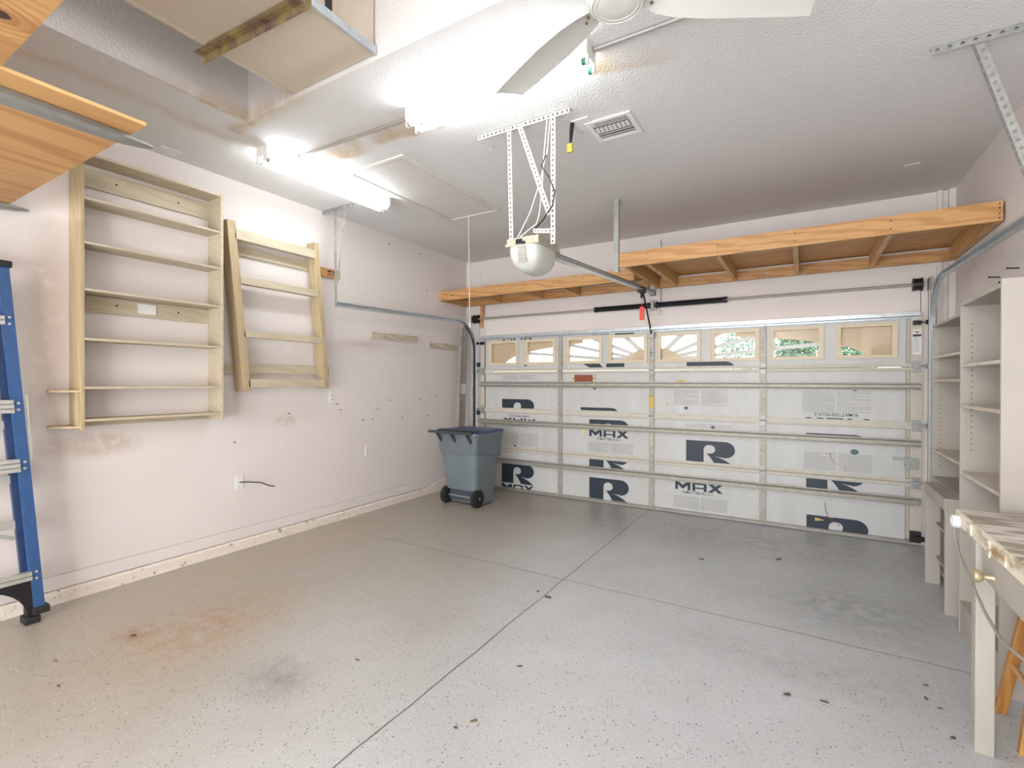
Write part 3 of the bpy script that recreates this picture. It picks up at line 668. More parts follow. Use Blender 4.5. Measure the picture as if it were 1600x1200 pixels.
for k in range(10): box(bm, -1.69, -1.625, ya-.004+.0012*k, ya+.004+.0012*k, 2.42-.011*k, 2.428-.011*k)
part('ribbed_panel', bm, mat('grey_ribbed_plastic', (170, 166, 156), .5), r)
bm = B((-1.70, -1.655, ya-.012, ya, 2.445, 2.475), (-1.66, -1.63, ya-.016, ya, 2.44, 2.455)); part('connector_terminals', bm, BLACK, r)
ra, rb = Vector((-1.62, 3.2, 2.45)), Vector((-1.555, 5.86, 2.585))
bm = NBM(); beam(bm, ra, rb, (.022, 0, 0), (0, 0, .004)); beam(bm, ra+Vector((0, 0, -.03)), rb+Vector((0, 0, -.03)), (.030, 0, 0), (0, 0, .003)); beam(bm, ra+Vector((0, 0, -.015)), rb+Vector((0, 0, -.015)), (.005, 0, 0), (0, 0, .015))
part('rail', bm, GALVB, r)
bm = B((-1.585, -1.525, 5.80, 5.885, 2.53, 2.60)); part('header_bracket', bm, STRUT, r)
bm = NBM(); tube(bm, [ra+Vector((.02, 0, .008)), rb+Vector((.01, 0, .008))], .004, 6); part('chain', bm, DARKM, r)
ty = 5.42
bm = B((-1.60, -1.53, ty-.05, ty+.06, 2.50, 2.555)); cyl(bm, (-1.565, ty, 2.50), (-1.565, ty, 2.44), .014, 8); part('trolley', bm, DARKM, r)
bm = NBM(); tube(bm, [(-1.565, ty+.05, 2.52), (-1.56, 5.55, 2.40), (-1.548, 5.70, 2.16), (-1.546, 5.755, 2.05)], .010, 8); part('door_arm', bm, DARKM, r, smooth=True)
bm = B((-1.585, -1.507, YF-.05, YF-.02, 2.02, 2.085)); part('door_bracket', bm, GALV, r)
bm = NBM(); Mx = Matrix.Translation((-1.56, ty, 2.28))
box(bm, -.025, .025, -.01, .01, -.085, .06, M=Mx); tube(bm, [(-1.56, ty, 2.34), (-1.565, ty, 2.46)], .003, 6)
o = part('release_handle', bm, RED, r, bevel=.006, label='red emergency release handle')
bm = NBM(); tube(bm, [(-1.70, 2.905, 2.495), (-1.69, 2.93, 2.54), (-1.60, 2.91, 2.66), (-1.52, 2.90, 2.85), (-1.47, 2.905, 3.05), (-1.46, 2.92, 3.26)], .0035, 6)
tube(bm, [(-1.68, 2.905, 2.495), (-1.62, 2.93, 2.545), (-1.56, 2.92, 2.57), (-1.53, 2.9, 2.62), (-1.50, 2.88, 2.75), (-1.485, 2.88, 3.0), (-1.47, 2.90, 3.26)], .0035, 6); part('bell_wire', bm, PLAST, r, smooth=True)
bm = NBM(); tube(bm, [(-1.62, 3.0, 2.495), (-1.60, 2.96, 2.55), (-1.50, 2.90, 2.58), (-1.42, 2.88, 2.66), (-1.40, 2.87, 2.74), (-1.44, 2.87, 2.84), (-1.50, 2.87, 2.93), (-1.47, 2.885, 3.0)], .005, 8); part('power_cord', bm, BLACK, r, smooth=True)

# outlet with plug beside the hanger
r = thing('ceiling_outlet', (-1.32, 3.06, H), 'ceiling outlet plate with black plug and yellow tag hanging behind the opener frame', 'outlet')
part('plate', B(-1.37, -1.25, 3.06, 3.2, H-.008, H), PLAST, r)
bm = NBM(); tube(bm, [(-1.37, 3.08, H-.008), (-1.375, 3.08, H-.05), (-1.38, 3.07, H-.16)], [.014, .014, .008], 10); part('plug', bm, BLACK, r, smooth=True)
bm = B(-1.40, -1.362, 3.055, 3.08, H-.21, H-.15); part('yellow_tag', bm, YEL, r, bevel=.004)

# torsion shaft ------------------------------------------------
YS, ZSH = 5.85, 2.415
r = thing('torsion_spring', (-1.55, YS, ZSH), 'black torsion spring on a thin shaft above the garage door', 'door spring')
bm = NBM(); cyl(bm, (-4.16, YS, ZSH), (.95, YS, ZSH), .0125, 12); part('shaft', bm, STRUT, r, smooth=True)
bm = NBM(); turns = 70; pts = []
for x0, x1, nt_ in ((-2.26, -1.60, 46), (-1.50, -.76, 52)):
    pts = []
    for k in range(nt_*8+1):
        a = 2*PI*k/8; pts.append((x0+(x1-x0)*k/(nt_*8), YS+.026*math.cos(a), ZSH+.026*math.sin(a)))
    tube(bm, pts, .0075, 5)
part('spring_coil', bm, BLACK, r, smooth=True)
each('winding_cone', [C1((x-.018, YS, ZSH), (x+.018, YS, ZSH), .034, 16) for x in (-2.27, -1.60, -1.505, -.755)], DARKM, r, smooth=True)
bm = B((-1.59, -1.51, YS+.0, YW-.055, ZSH-.06, ZSH+.06), (-1.56, -1.54, YS-.035, YS+.03, ZSH-.045, ZSH+.045)); part('centre_bearing', bm, GALV, r)
for x, s in ((-4.115, -1), (.90, 1)):
    bm = NBM(); cyl(bm, (x-.03, YS-.0, ZSH), (x+.03, YS, ZSH), .055, 22); cyl(bm, (x-.034, YS, ZSH), (x-.03, YS, ZSH), .062, 22); cyl(bm, (x+.03, YS, ZSH), (x+.034, YS, ZSH), .062, 22); part('cable_drum', bm, BLACK, r, smooth=True)
each('bearing_plate', [B(-4.165, -4.159, 5.78, YW-.051, ZSH-.06, ZSH+.05), B(.975, .981, 5.78, YW-.051, ZSH-.06, ZSH+.05)], STRUT, r)

# galvanised steel channel leaning in the left corner
r = thing('metal_channel', (-4.22, 5.70, 0), 'tall weathered sheet metal channel with white label standing in the left corner', 'metal channel')
Mx = Matrix.Translation((-4.20, 5.70, 0)) @ Matrix.Rotation(math.radians(4), 4, 'Y') @ Matrix.Rotation(0, 4, 'Z')
Mx = Matrix.Translation((-4.225, 5.66, 0))
def tiltbox(bm, x0, x1, y0, y1, z0, z1, ky): # lean: y shifts with z
    v = [bm.verts.new((x, y+ky*z, z)) for x in (x0, x1) for y in (y0, y1) for z in (z0, z1)]
    for f in ((0, 1, 3, 2), (4, 6, 7, 5), (0, 4, 5, 1), (2, 3, 7, 6), (0, 2, 6, 4), (1, 5, 7, 3)): bm.faces.new([v[i] for i in f])
bm = NBM(); tiltbox(bm, -4.24, -4.20, 5.49, 5.494, .0, 2.27, .058); tiltbox(bm, -4.204, -4.20, 5.49, 5.63, .0, 2.27, .058); tiltbox(bm, -4.24, -4.20, 5.626, 5.63, .0, 2.27, .058)
part('channel', bm, STRUT, r)
bm = NBM(); tiltbox(bm, -4.2, -4.198, 5.51, 5.61, 1.33, 1.47, .058); part('paper_label', bm, PLAST, r)
bm = NBM(); [tiltbox(bm, -4.198, -4.197, 5.52, 5.60-.02*(k % 3), 1.345+.015*k, 1.35+.015*k, .058) for k in range(8)]; part('label_text', bm, INKG, r)
tag(obj('wood_block', B(-4.062, -4.014, YW-.074, YW-.051, 2.28, 2.611), PINE), 'short upright pine offcut beside the left cable drum under the loft shelf', 'wood block')

# ------------------------------------------------------------------ pine loft shelves on far wall
def joist(root, x, y0, y1, z0=2.615, z1=2.735): part('joist', B(x-.019, x+.019, y0, y1, z0, z1), PINEY, root)
r = thing('loft_shelf', (-.2, 5.2, 2.6), 'deep pine loft shelf above the right half of the garage door', 'loft shelf')
part('front_beam', B(-1.55, 1.165, 4.60, 4.638, 2.612, 2.752), PINE, r, bevel=.003)
part('ledger', B(-1.53, 1.165, YW-.10, YW-.062, 2.612, 2.712), PINE, r)
part('end_beam', B(1.127, 1.165, 4.638, YW-.10, 2.612, 2.752), PINEY, r)
part('deck', B(-1.55, 1.165, 4.638, YW-.062, 2.737, 2.75), PINE, r)
for x in (-1.49, -1.28, -.66, -.07, .55): joist(r, x, 4.638, YW-.10)
bm = B(-1.556, -1.552, 4.5945, 4.625, 2.57, H); box(bm, -1.60, -1.552, 4.59, 4.594, 2.57, H); part('hanging_post', bm, GALV, r, label='galvanised hanging post')
each('lag_bolt', [C1((x, YW-.107, 2.66), (x, YW-.10, 2.66), .012, 10) for x in (-1.0, -.35, .2, .8)], GALV, r)
for x, dz in [(1.145, -.05), (1.145, -.02), (1.145, .02), (1.145, .05), (.55, -.03), (.55, .03), (-.07, .03), (-.07, -.03), (-.66, .02), (-.66, -.03), (-1.28, .03), (-1.28, -.02)]: part('screw_head', C1((x, 4.598, 2.682+dz), (x, 4.60, 2.682+dz), .005, 8), DARKM, r)
r = thing('loft_shelf', (-2.9, 5.6, 2.6), 'shallow pine loft shelf above the left half of the garage door', 'loft shelf')
part('front_beam', B(XL+.04, -1.60, 5.25, 5.288, 2.612, 2.742), PINE, r, bevel=.003)
part('ledger', B(XL+.04, -1.60, YW-.10, YW-.062, 2.612, 2.712), PINE, r)
part('end_beam', B(XL+.002, XL+.04, 5.25, YW-.062, 2.612, 2.742), PINEY, r)
part('deck', B(XL+.04, -1.60, 5.288, YW-.062, 2.728, 2.74), PINE, r)
for x in (-3.68, -3.02, -2.49): joist(r, x, 5.288, YW-.10, 2.615, 2.727)
each('screw_head', [C1((-4.1+k*.38, 5.248, 2.67+.025*(k % 2)), (-4.1+k*.38, 5.25, 2.67+.025*(k % 2)), .006, 8) for k in range(7)], DARKM, r)

# ------------------------------------------------------------------ shelf rack on left wall
r = thing('shelf_rack', (XL, 1.78, 1.2), 'tall open beige wooden shelf rack hung on the left wall', 'shelf rack')
x0, x1 = XL+.001, XL+.20
part('side_panel', B(x0, x1, 1.306, 1.328, 1.172, 2.955), RAW, r, bevel=.002); part('side_panel', B(x0, x1, 2.215, 2.237, 1.185, 3.045), RAWH, r, bevel=.002)
for z in (1.235, 1.455, 1.782, 2.115, 2.43, 2.728): part('shelf', B(x0, x1, 1.328, 2.215, z-.008, z+.008), RAWH, r)
part('shelf', B(x0, x1, 1.328, 2.215, 3.02, 3.038), RAWH, r)
part('back_cleat', B(x0, x0+.018, 1.328, 2.215, 1.985, 2.10), RAWH, r); part('back_cleat', B(x0, x0+.018, 1.328, 2.215, 2.86, 2.99), RAWH, r); part('back_cleat', B(x0, x0+.018, 1.328, 2.215, 1.185, 1.225), RAWH, r)
each('screw_head', [C1((x0+.018, y, z), (x0+.02, y, z), .007, 8) for y in (1.57, 1.98) for z in (2.05, 2.93)], DARKM, r)
part('extension_panel', B(x0, x1-.03, 1.20, 1.306, 1.172, 2.955) if 0 else B(x1-.06, x1-.004, 1.292, 1.306, 1.19, 1.43), RAW, r)
for z in (1.193, 1.432):
    bm = NBM(); loft(bm, [[(x0, 1.19, q), (x0+.09, 1.175, q), (x0+.17, 1.25, q), (x1, 1.306, q), (x0, 1.306, q)] for q in (z-.007, z+.007)]); part('side_ledge', bm, RAW, r)
tag(obj('cover_plate', B(XL+.0195, XL+.027, 1.70, 1.82, 2.01, 2.085), PLAST), 'blank white cover plate in the middle of the shelf rack', 'cover plate')

# ------------------------------------------------------------------ leaning frame
r = thing('ladder_frame', (XL, 2.9, 1.4), 'skewed beige wooden frame with four rungs hung beside the shelf rack', 'wooden frame')
def side(ya, yb, za, zb, w):
    bm = NBM(); loft(bm, [[(XL+.03, y, z), (XL+.15, y, z), (XL+.15, y+w, z), (XL+.03, y+w, z)] for y, z in ((yb, zb), (ya, za))]); part('side_rail', bm, RAW, r, bevel=.003)
side(2.29, 2.43, 2.87, 1.415, .045*1.6); side(3.145, 3.275, 2.885, 1.43, .05)
def rung(z, h, ya, yb, xx0=XL+.085, xx1=XL+.15, dz=0):
    bm = NBM(); loft(bm, [[(xx0, y, q-h/2), (xx1, y, q-h/2), (xx1, y, q+h/2), (xx0, y, q+h/2)] for y, q in ((ya, z), (yb, z+dz))]); part('rung', bm, RAWH, r, bevel=.002)
rung(2.765, .085, 2.36, 3.16); rung(2.38, .065, 2.40, 3.20); rung(1.915, .06, 2.44, 3.24); rung(1.485, .07, 2.48, 3.28)
tag(obj('wall_cleat', B(XL, XL+.025, 2.30, 3.42, 1.57, 1.655), RAWH), 'long beige wooden cleat on the wall behind the bottom of the skewed frame', 'wall cleat')
tag(obj('wall_cleat', B(XL, XL+.025, 2.36, 3.20, 2.62, 2.70), RAWH), 'beige wooden cleat on the wall behind the top of the skewed frame', 'wall cleat')
rr = tag(obj('wood_block', B(XL, XL+.03, 3.25, 3.56, 2.60, 2.69), PINE), 'short stamped pine block on the left wall beside the track hanger', 'wood block')
part('stamp_mark', B((XL+.03, XL+.031, 3.40, 3.44, 2.65, 2.67), (XL+.03, XL+.031, 3.46, 3.50, 2.65, 2.67), (XL+.03, XL+.031, 3.40, 3.50, 2.625, 2.632)), DARKM, rr)
WORN = wood('worn_grey_board', (202, 190, 170), (158, 146, 126), 'y', False)
for (y0, y1, z0, z1, hooks, lab) in ((4.02, 4.78, 2.0, 2.08, 5, 'worn grey peg board strip with broken hooks on the left wall'), (5.03, 5.63, 1.95, 2.03, 0, 'plain worn board strip nearest the left corner of the door')):
    r = thing('peg_strip', (XL, y0, z0), lab, 'peg strip')
    part('board', B(XL, XL+.022, y0, y1, z0, z1), WORN, r)
    if hooks:
        for k in range(hooks):
            yy = y0+.12+k*.14; bm = NBM(); tube(bm, [(XL+.022, yy, z0+.055), (XL+.05, yy+.02, z0+.04), (XL+.055, yy+.06, z0+.05)], .007, 7); part('hook', bm, WORN, r, smooth=True)

# outlets
def outlet(y, z, lab, cable=False):
    r = thing('wall_outlet', (XL, y, z), lab, 'outlet'); part('plate', B(XL, XL+.008, y-.035, y+.035, z-.058, z+.058), PLAST, r, bevel=.002)
    each('screw', [C1((XL+.008, y, z+d), (XL+.0095, y, z+d), .004, 8) for d in (-.04, .04)], GALV, r)
    if cable:
        bm = NBM(); tube(bm, [(XL+.006, y, z), (XL+.07, y+.05, z-.0), (XL+.09, y+.15, z-.02), (XL+.06, y+.26, z-.075), (XL+.05, y+.31, z-.085)], .005, 8); part('cable', bm, BLACK, r, smooth=True, label='black coax cable end sticking out')
    else:
        bm = B((XL+.008, XL+.010, y-.016, y+.016, z+.008, z+.03), (XL+.008, XL+.010, y-.016, y+.016, z-.03, z-.008)); part('socket', bm, SHELFTOP, r)
outlet(2.478, .60, 'white wall plate low on the left wall with a black cable poking out', True)
outlet(3.475, 1.33, 'white switch plate just below the right foot of the skewed frame')
outlet(3.97, .70, 'white outlet plate low on the left wall near the bin')
# nails
for (y, z) in ((2.955, 1.186), (3.534, 1.258), (3.576, 1.192), (4.112, 1.174), (4.313, 1.273), (4.853, 1.264), (5.189, 1.298), (4.037, 1.062), (3.893, 1.06), (4.528, 1.05), (5.0, 1.046), (2.429, .961), (4.29, 3.164), (4.837, 3.163), (4.974, 2.71)):
    xx = XL-.006 if y > 5 else XL
    bm = NBM(); cyl(bm, (xx, y, z), (xx+.018, y+.002, z+.002), .003, 6); cyl(bm, (xx+.018, y+.002, z+.002), (xx+.020, y+.002, z+.002), .0065, 8)
    tag(obj('nail', bm, DARKM), 'small dark nail sticking out of the white left wall', 'nail', 'nails in the left wall')
for (y, z) in ((4.717, 2.245), (4.355, 2.236), (4.503, 2.171)):
    bm = NBM(); cyl(bm, (XR, y, z), (XR-.06, y-.01, z+.003), .005, 6); cyl(bm, (XR-.06, y-.01, z+.003), (XR-.063, y-.01, z+.003), .009, 8)
    tag(obj('nail', bm, DARKM), 'large dark nail sticking out of the right wall above the shelves', 'nail', 'nails in the right wall')

# ------------------------------------------------------------------ recycling bin
r = thing('wheeled_bin', (-3.575, 4.95, 0), 'grey wheeled bin with dark blue lid in the left corner by the garage door', 'bin', None, math.radians(-3))
def rrect(w0, w1, d0, d1, z, rad=.07, n=5):
    pts = []
    for cx, cy, a0 in ((w1-rad, d1-rad, 0), (w0+rad, d1-rad, 90), (w0+rad, d0+rad, 180), (w1-rad, d0+rad, 270)):
        for k in range(n+1):
            a = math.radians(a0+90*k/n); pts.append((cx+rad*math.cos(a), cy+rad*math.sin(a), z))
    return pts
bm = NBM(); prof = [(0.02, -.235, .25, -.12, .20), (.16, -.24, .255, -.14, .205), (.19, -.245, .258, -.20, .21), (.55, -.265, .275, -.245, .235), (.66, -.27, .28, -.255, .245)]
loft(bm, [rrect(a, b, c, d, z) for z, a, b, c, d in prof]); part('body', bm, BINGREY, r, True, smooth=True)
bm = NBM(); prof = [(.64, -.285, .295, -.27, .26), (.66, -.295, .305, -.28, .27), (.84, -.30, .31, -.29, .28), (.86, -.315, .325, -.305, .295), (.885, -.315, .325, -.305, .295)]
rg = [rrect(a, b, c, d, z) for z, a, b, c, d in prof]
for k in range(2): rg[k] = [(x, y, z-.075*max(0, min(1, (y+.02)/.25))) for x, y, z in rg[k]]          # rim drops lower toward the front
loft(bm, rg); part('collar', bm, BINGREY, r, True, smooth=True)
bm = NBM(); prof = [(.886, -.32, .33, -.30, .315), (.90, -.32, .33, -.30, .315), (.915, -.29, .30, -.26, .28), (.93, -.18, .19, -.12, .16)]
loft(bm, [rrect(a, b, c, d, z, .07) for z, a, b, c, d in prof]); part('lid', bm, BLUE, r, True, smooth=True, label='dark blue lid')
bm = NBM(); loft(bm, [rrect(-.305, .31, -.31, -.12, .902, .03), rrect(-.29, .3, -.30, -.13, .918, .03)]); part('lid_hinge_band', bm, BLACK, r, True, smooth=True)
bm = NBM(); cyl(bm, (-.36, -.36, .895), (.30, -.36, .895), .018, 12)
for x in (-.24, -.02, .22): beam(bm, (x, -.355, .89), (x+.02, -.285, .78), (.012, 0, 0), (0, .012, .008))
for x in (-.22, .26): beam(bm, (x, -.36, .895), (x, -.28, .895), (.015, 0, 0), (0, 0, .008))
part('handle', bm, mat('dark_grey_plastic', (64, 68, 72), .45), r, True)
for x in (-.225, .245):
    bm = NBM(); disc_rings(bm, (x, -.175, .105), [(.08, -.028), (.105, -.022), (.105, .022), (.08, .028)], 24, 'x'); w = part('wheel', bm, RUBBER, r, True, smooth=True)
    bm = NBM(); disc_rings(bm, (x+.028, -.175, .105), [(.07, 0), (.066, .004), (.02, .006), (.016, .014)], 16, 'x'); part('hub', bm, BLACK, w, True, smooth=True)
    bm = NBM(); disc_rings(bm, (x+.042, -.175, .105), [(.012, 0), (.011, .004)], 10, 'x'); part('hub_cap', bm, GALV, w, True)
bm = NBM(); cyl(bm, (-.22, -.175, .105), (.24, -.175, .105), .009, 8); part('axle', bm, GALV, r, True)
bm = B(-.2, .2, -.16, -.13, .05, .17); part('axle_housing', bm, mat('shadow_grey_plastic', (70, 78, 86), .5), r, True)

# ------------------------------------------------------------------ step ladder leaning folded
r = thing('step_ladder', (-4.1, .8, 0), 'blue fibreglass step ladder folded against the left wall at the picture edge', 'ladder')
def rail(pa, pb, w, d, m, nm):     # channel rail: pa bottom, pb top (x,y,z) right-hand edge; w toward -y
    bm = NBM()
    for (x0_, x1_, y0_, y1_) in ((0, .004, -w, 0), (-d, 0, -.004, 0), (-d, 0, -w, -w+.004)):
        loft(bm, [[(p[0]+a, p[1]+b, p[2]) for a, b in ((x0_, y0_), (x1_, y0_), (x1_, y1_), (x0_, y1_))] for p in (pa, pb)])
    return part(nm, bm, m, r)
fy = lambda z: 1.112-.0686*(z-.09)        # right edge of the front rail
fx = lambda z: -4.075-.06*z/2.2
rail((fx(.07), fy(.07), .07), (fx(2.19), fy(2.19), 2.19), .052, .04, LADB, 'front_rail')
by = lambda z: 1.075-.0725*z
rail((fx(0)-.055, by(.03), .03), (fx(2.1)-.055, by(2.1), 2.1), .034, .035, mat('shaded_blue_fibreglass', (34, 56, 94), .45), 'rear_rail')  # same blue fibreglass, the shade inside the rail put into the colour
rail((fx(.07), .52, .07), (fx(2.19), .66, 2.19), .052, .04, LADB, 'front_rail'); rail((fx(0)-.055, .50, .03), (fx(2.1)-.055, .66, 2.1), .034, .035, LADB, 'rear_rail')
for z, n_ in ((1.865, 2), (1.345, 3), (.985, 3), (.30, 2)):
    bm = NBM()
    for k in range(n_):
        zz = z+(k-(n_-1)/2)*.028; box(bm, fx(z)-.03, fx(z)+.012, .56, fy(zz)-.045, zz-.012, zz+.012)
    t = part('tread', bm, ALU, r)
    bm = NBM(); cyl(bm, (fx(z)+.003, fy(z)-.025, z-.02), (fx(z)+.010, fy(z)-.025, z-.02), .008, 8); cyl(bm, (fx(z)+.003, fy(z)-.025, z+.02), (fx(z)+.010, fy(z)-.025, z+.02), .008, 8); part('rivet', bm, ALU, t)
for z in (1.585, 1.235, .90, .62): part('rear_rung', B(fx(z)-.085, fx(z)-.06, .55, by(z)-.02, z-.028, z+.022), ALU, r)
bm = NBM(); beam(bm, (fx(.5)-.03, .60, .72), (fx(.6)-.03, .985, .54), (.004, 0, 0), (0, 0, .012)); part('brace', bm, GALV, r)
bm = NBM(); beam(bm, (fx(1.5)+.004, fy(1.3)+.008, 1.42), (fx(1.1)+.004, fy(1.02)+.010, 1.02), (.003, 0, 0), (0, .005, 0)); part('spreader_bar', bm, ALU, r)
bm = B(fx(2.19)-.10, fx(2.19)+.02, .55, fy(2.19)+.012, 2.185, 2.225); part('top_cap', bm, BLACK, r, bevel=.008)
bm = B(fx(.07)-.05, fx(.07)+.02, fy(.07)-.06, fy(.07)+.018, .055, .10); part('foot', bm, RUBBER, r, bevel=.006)
bm = B(fx(.0)-.10, fx(0)+.0, by(0)-.055, by(0)+.018, 0, .045); box(bm, fx(0)-.095, fx(0)-.02, by(0)-.04, by(0), .04, .09); part('foot', bm, RUBBER, r, bevel=.006)
bm = B(fx(.0)-.10, fx(0)+.0, .44, .51, 0, .045); box(bm, fx(0)-.06, fx(0)+.01, .46, .52, .02, .10); part('foot', bm, RUBBER, r, bevel=.006)
bm = NBM(); pts = []
for k in range(9):
    t = k/8; pts.append((.80+.235*math.sin(t*PI/2), .26-.22*(1-math.cos(t*PI/2))))
outer = [(y, z) for y, z in pts]; inner = [(1.055, .06), (1.06, .15), (1.06, .27)]
poly = outer+inner
loft(bm, [[(fx(0)+dx, y, z) for y, z in poly] for dx in (-.03, -.01)]); part('foot_gusset', bm, BLACK, r)

# ------------------------------------------------------------------ overhead plywood platform, left
r = thing('plywood_platform', (-2.8, .5, 2.6), 'plywood storage platform overhead in the top left corner on grey steel arms', 'storage platform')
ZP = 2.6
def sheet(x0, x1, y0, y1, nm='plywood_sheet', m=PLY):
    p = part(nm, B(x0, x1, y0, y1, ZP, ZP+.016), m, r)
    e = part('sheet_edge', B((x0, x1, y1, y1+.0015, ZP+.001, ZP+.015), (x1, x1+.0015, y0, y1, ZP+.001, ZP+.015)), PLYE, p)
sheet(XL+.002, -2.44, -1.2, .995); sheet(-2.42, -.9, -1.2, .545, m=PLYK)
GARM = mat('grey_painted_steel', (150, 150, 146), .4, .5, var=.1, vscale=14)
for x in (-2.62, -4.27):
    bm = NBM(); rings = []
    for y, w, h, dz in ((-1.2, .05, .035, 0), (.80, .05, .035, 0), (.97, .042, .030, 0), (1.04, .03, .02, .002), (1.09, .018, .008, .004)):
        rings.append([(x+a*w, y, ZP-.002-dz-h*(.5-b)) for a, b in ((-1, .5), (1, .5), (1, -.1), (.6, -.5), (-.6, -.5), (-1, -.1))])
    loft(bm, rings); part('support_arm', bm, GARM, r, label='grey steel support arm')
part('end_post', B((-4.0, -3.95, -1.2, -1.15, ZP+.016, 3.28), (-1.3, -1.25, -1.2, -1.15, ZP+.016, 4.0)), GARM, r)

# ------------------------------------------------------------------ air handler in the recess
r = thing('air_handler', (-2.4, 1.3, 3.308), 'large boxy air handler cabinet set in the ceiling recess', 'air handler')
part('base_board', B(-2.775, -2.035, -.6, RY1-.006, 3.308, 3.33), DUCT, r)
part('cabinet', B(-2.76, -2.045, -.6, RY1-.01, 3.345, 3.998), DUCTS, r)
part('metal_edge', B((-2.045, -2.028, -.6, RY1-.006, 3.30, 3.345),), GALVB, r)
bm = NBM(); tube(bm, [(-2.03, 1.15, 3.42), (-2.0, 1.3, 3.50), (-1.99, 1.45, 3.53), (-2.02, 1.58, 3.50), (-2.05, 1.62, 3.46)], .035, 12); part('refrigerant_hose', bm, RUBBER, r, smooth=True)
bm = B((-2.0445, -2.040, 1.30, 1.72, 3.346, 3.356), (-2.0445, -2.04, 1.60, 1.64, 3.35, 3.47)); part('open_seam', bm, BLACK, r)
bm = NBM(); perf(bm, (-2.875, 1.445, 3.306), (-2.0, 1.49, 3.306), (0, .002, -.045), (0, -.002, 0), .022, .006); perf(bm, (-2.875, 1.443, 3.303), (-2.0, 1.488, 3.303), (0, -.05, 0), (0, 0, -.002), .022, .005)
part('slotted_angle', bm, GREENG, r, label='gold and purple tinted slotted steel angle')
part('seam_batten', B(-2.773, -2.75, -.6, RY1-.006, 3.302, 3.308), DUCT, r)

# ------------------------------------------------------------------ fluorescent fixtures
def fluoro(name, x0, y0, x1, y1, lab):
    r = thing(name, ((x0+x1)/2, (y0+y1)/2, H), lab, 'ceiling light', None)
    d = Vector((x1-x0, y1-y0, 0)); L = d.length; d.normalize(); s = Vector((-d.y, d.x, 0)); a = Vector((x0, y0, H)); b = Vector((x1, y1, H))
    bm = NBM(); loft(bm, [[p+s*w+Vector((0, 0, -z)) for w, z in ((-.06, 0), (-.06, .018), (-.028, .055), (.028, .055), (.06, .018), (.06, 0))] for p in (a, b)]); part('channel', bm, WHITEM, r)
    for p, q in ((a, d), (b, -d)):
        bm = NBM(); beam(bm, p-q*.004, p+q*.012, s*.064, Vector((0, 0, .04)));
        for v in bm.verts: v.co.z -= .04
        for w in (-.045, .045): beam(bm, p+s*w+Vector((0, 0, -.075)), p+s*w+Vector((0, 0, -.125)), s*.010, q*.008)
        part('end_bracket', bm, WHITEM, r)
    for w in (-.045, .045):
        bm = NBM(); cyl(bm, a+d*.03+s*w+Vector((0, 0, -.105)), b-d*.03+s*w+Vector((0, 0, -.105)), .0185, 16); t = part('tube', bm, TUBE, r, smooth=True)
        for e0, e1 in ((a+d*.008, a+d*.03), (b-d*.008, b-d*.03)):
            bm = NBM(); cyl(bm, e0+s*w+Vector((0, 0, -.105)), e1+s*w+Vector((0, 0, -.105)), .0185, 14); part('tube_cap', bm, GREENCAP if x1-x0 > .5 and e0.x > -1.5 else ALU, t)
    return r
GREENCAP = mat('green_tube_end', (60, 130, 90), .4)
fluoro('fluorescent_light', -3.52, 2.19, -3.50, 3.435, 'twin tube fluorescent light lit near the left wall')
fluoro('fluorescent_light', -2.22, 2.42, -.975, 2.425, 'twin tube fluorescent light lit above the opener hanger beside the fan')
bm = NBM(); cyl(bm, (-3.46, 2.43, H-.012), (-2.225, 2.455, H-.012), .0105, 10); tube(bm, [(-3.46, 2.43, H-.013), (-3.40, 2.431, H-.013)], .015, 10); tag(obj('conduit', bm, mat('painted_conduit', (158, 150, 138), .5), smooth=True), 'thin painted conduit joining the two fluorescent lights on the ceiling', 'conduit')
bm = NBM(); cyl(bm, (-.965, 2.45, H-.012), (XR, 2.47, H-.012), .0105, 10); tag(obj('conduit', bm, mat('grey_conduit', (168, 166, 162), .45, .3), smooth=True), 'grey conduit running behind the fan from the light to the right', 'conduit')

# ceiling fan --------------------------------------------------
FX, FY, FZ = -.548, 1.60, 2.80
r = thing('ceiling_fan', (FX, FY, FZ), 'white three blade ceiling fan at the top edge beside the lit tubes', 'ceiling fan')
bm = NBM(); disc_rings(bm, (FX, FY, 0), [(.03, FZ-.028), (.085, FZ-.026), (.098, FZ-.015), (.104, FZ), (.104, FZ+.03)], 36)
part('motor_cap', bm, OVAL, r, smooth=True)
bm = NBM()
for rr_ in (.070, .084, .096): tube(bm, [(FX+rr_*math.cos(2*PI*k/40), FY+rr_*math.sin(2*PI*k/40), FZ-.027+(.0 if rr_ < .09 else .010)) for k in range(41)], .0016, 5)
part('cap_rings', bm, OVAL, r, smooth=True)
bm = NBM(); disc_rings(bm, (FX, FY, 0), [(.104, FZ+.03), (.115, FZ+.04), (.115, FZ+.10), (.07, FZ+.13)], 36); part('motor_housing', bm, OVAL, r, smooth=True)
bm = NBM(); cyl(bm, (FX, FY, FZ+.12), (FX, FY, 3.97), .013, 12); part('downrod', bm, OVAL, r)
bm = NBM(); disc_rings(bm, (FX, FY, 0), [(.03, 3.90), (.07, 3.95), (.075, 4.0)], 24); part('canopy', bm, OVAL, r, smooth=True)
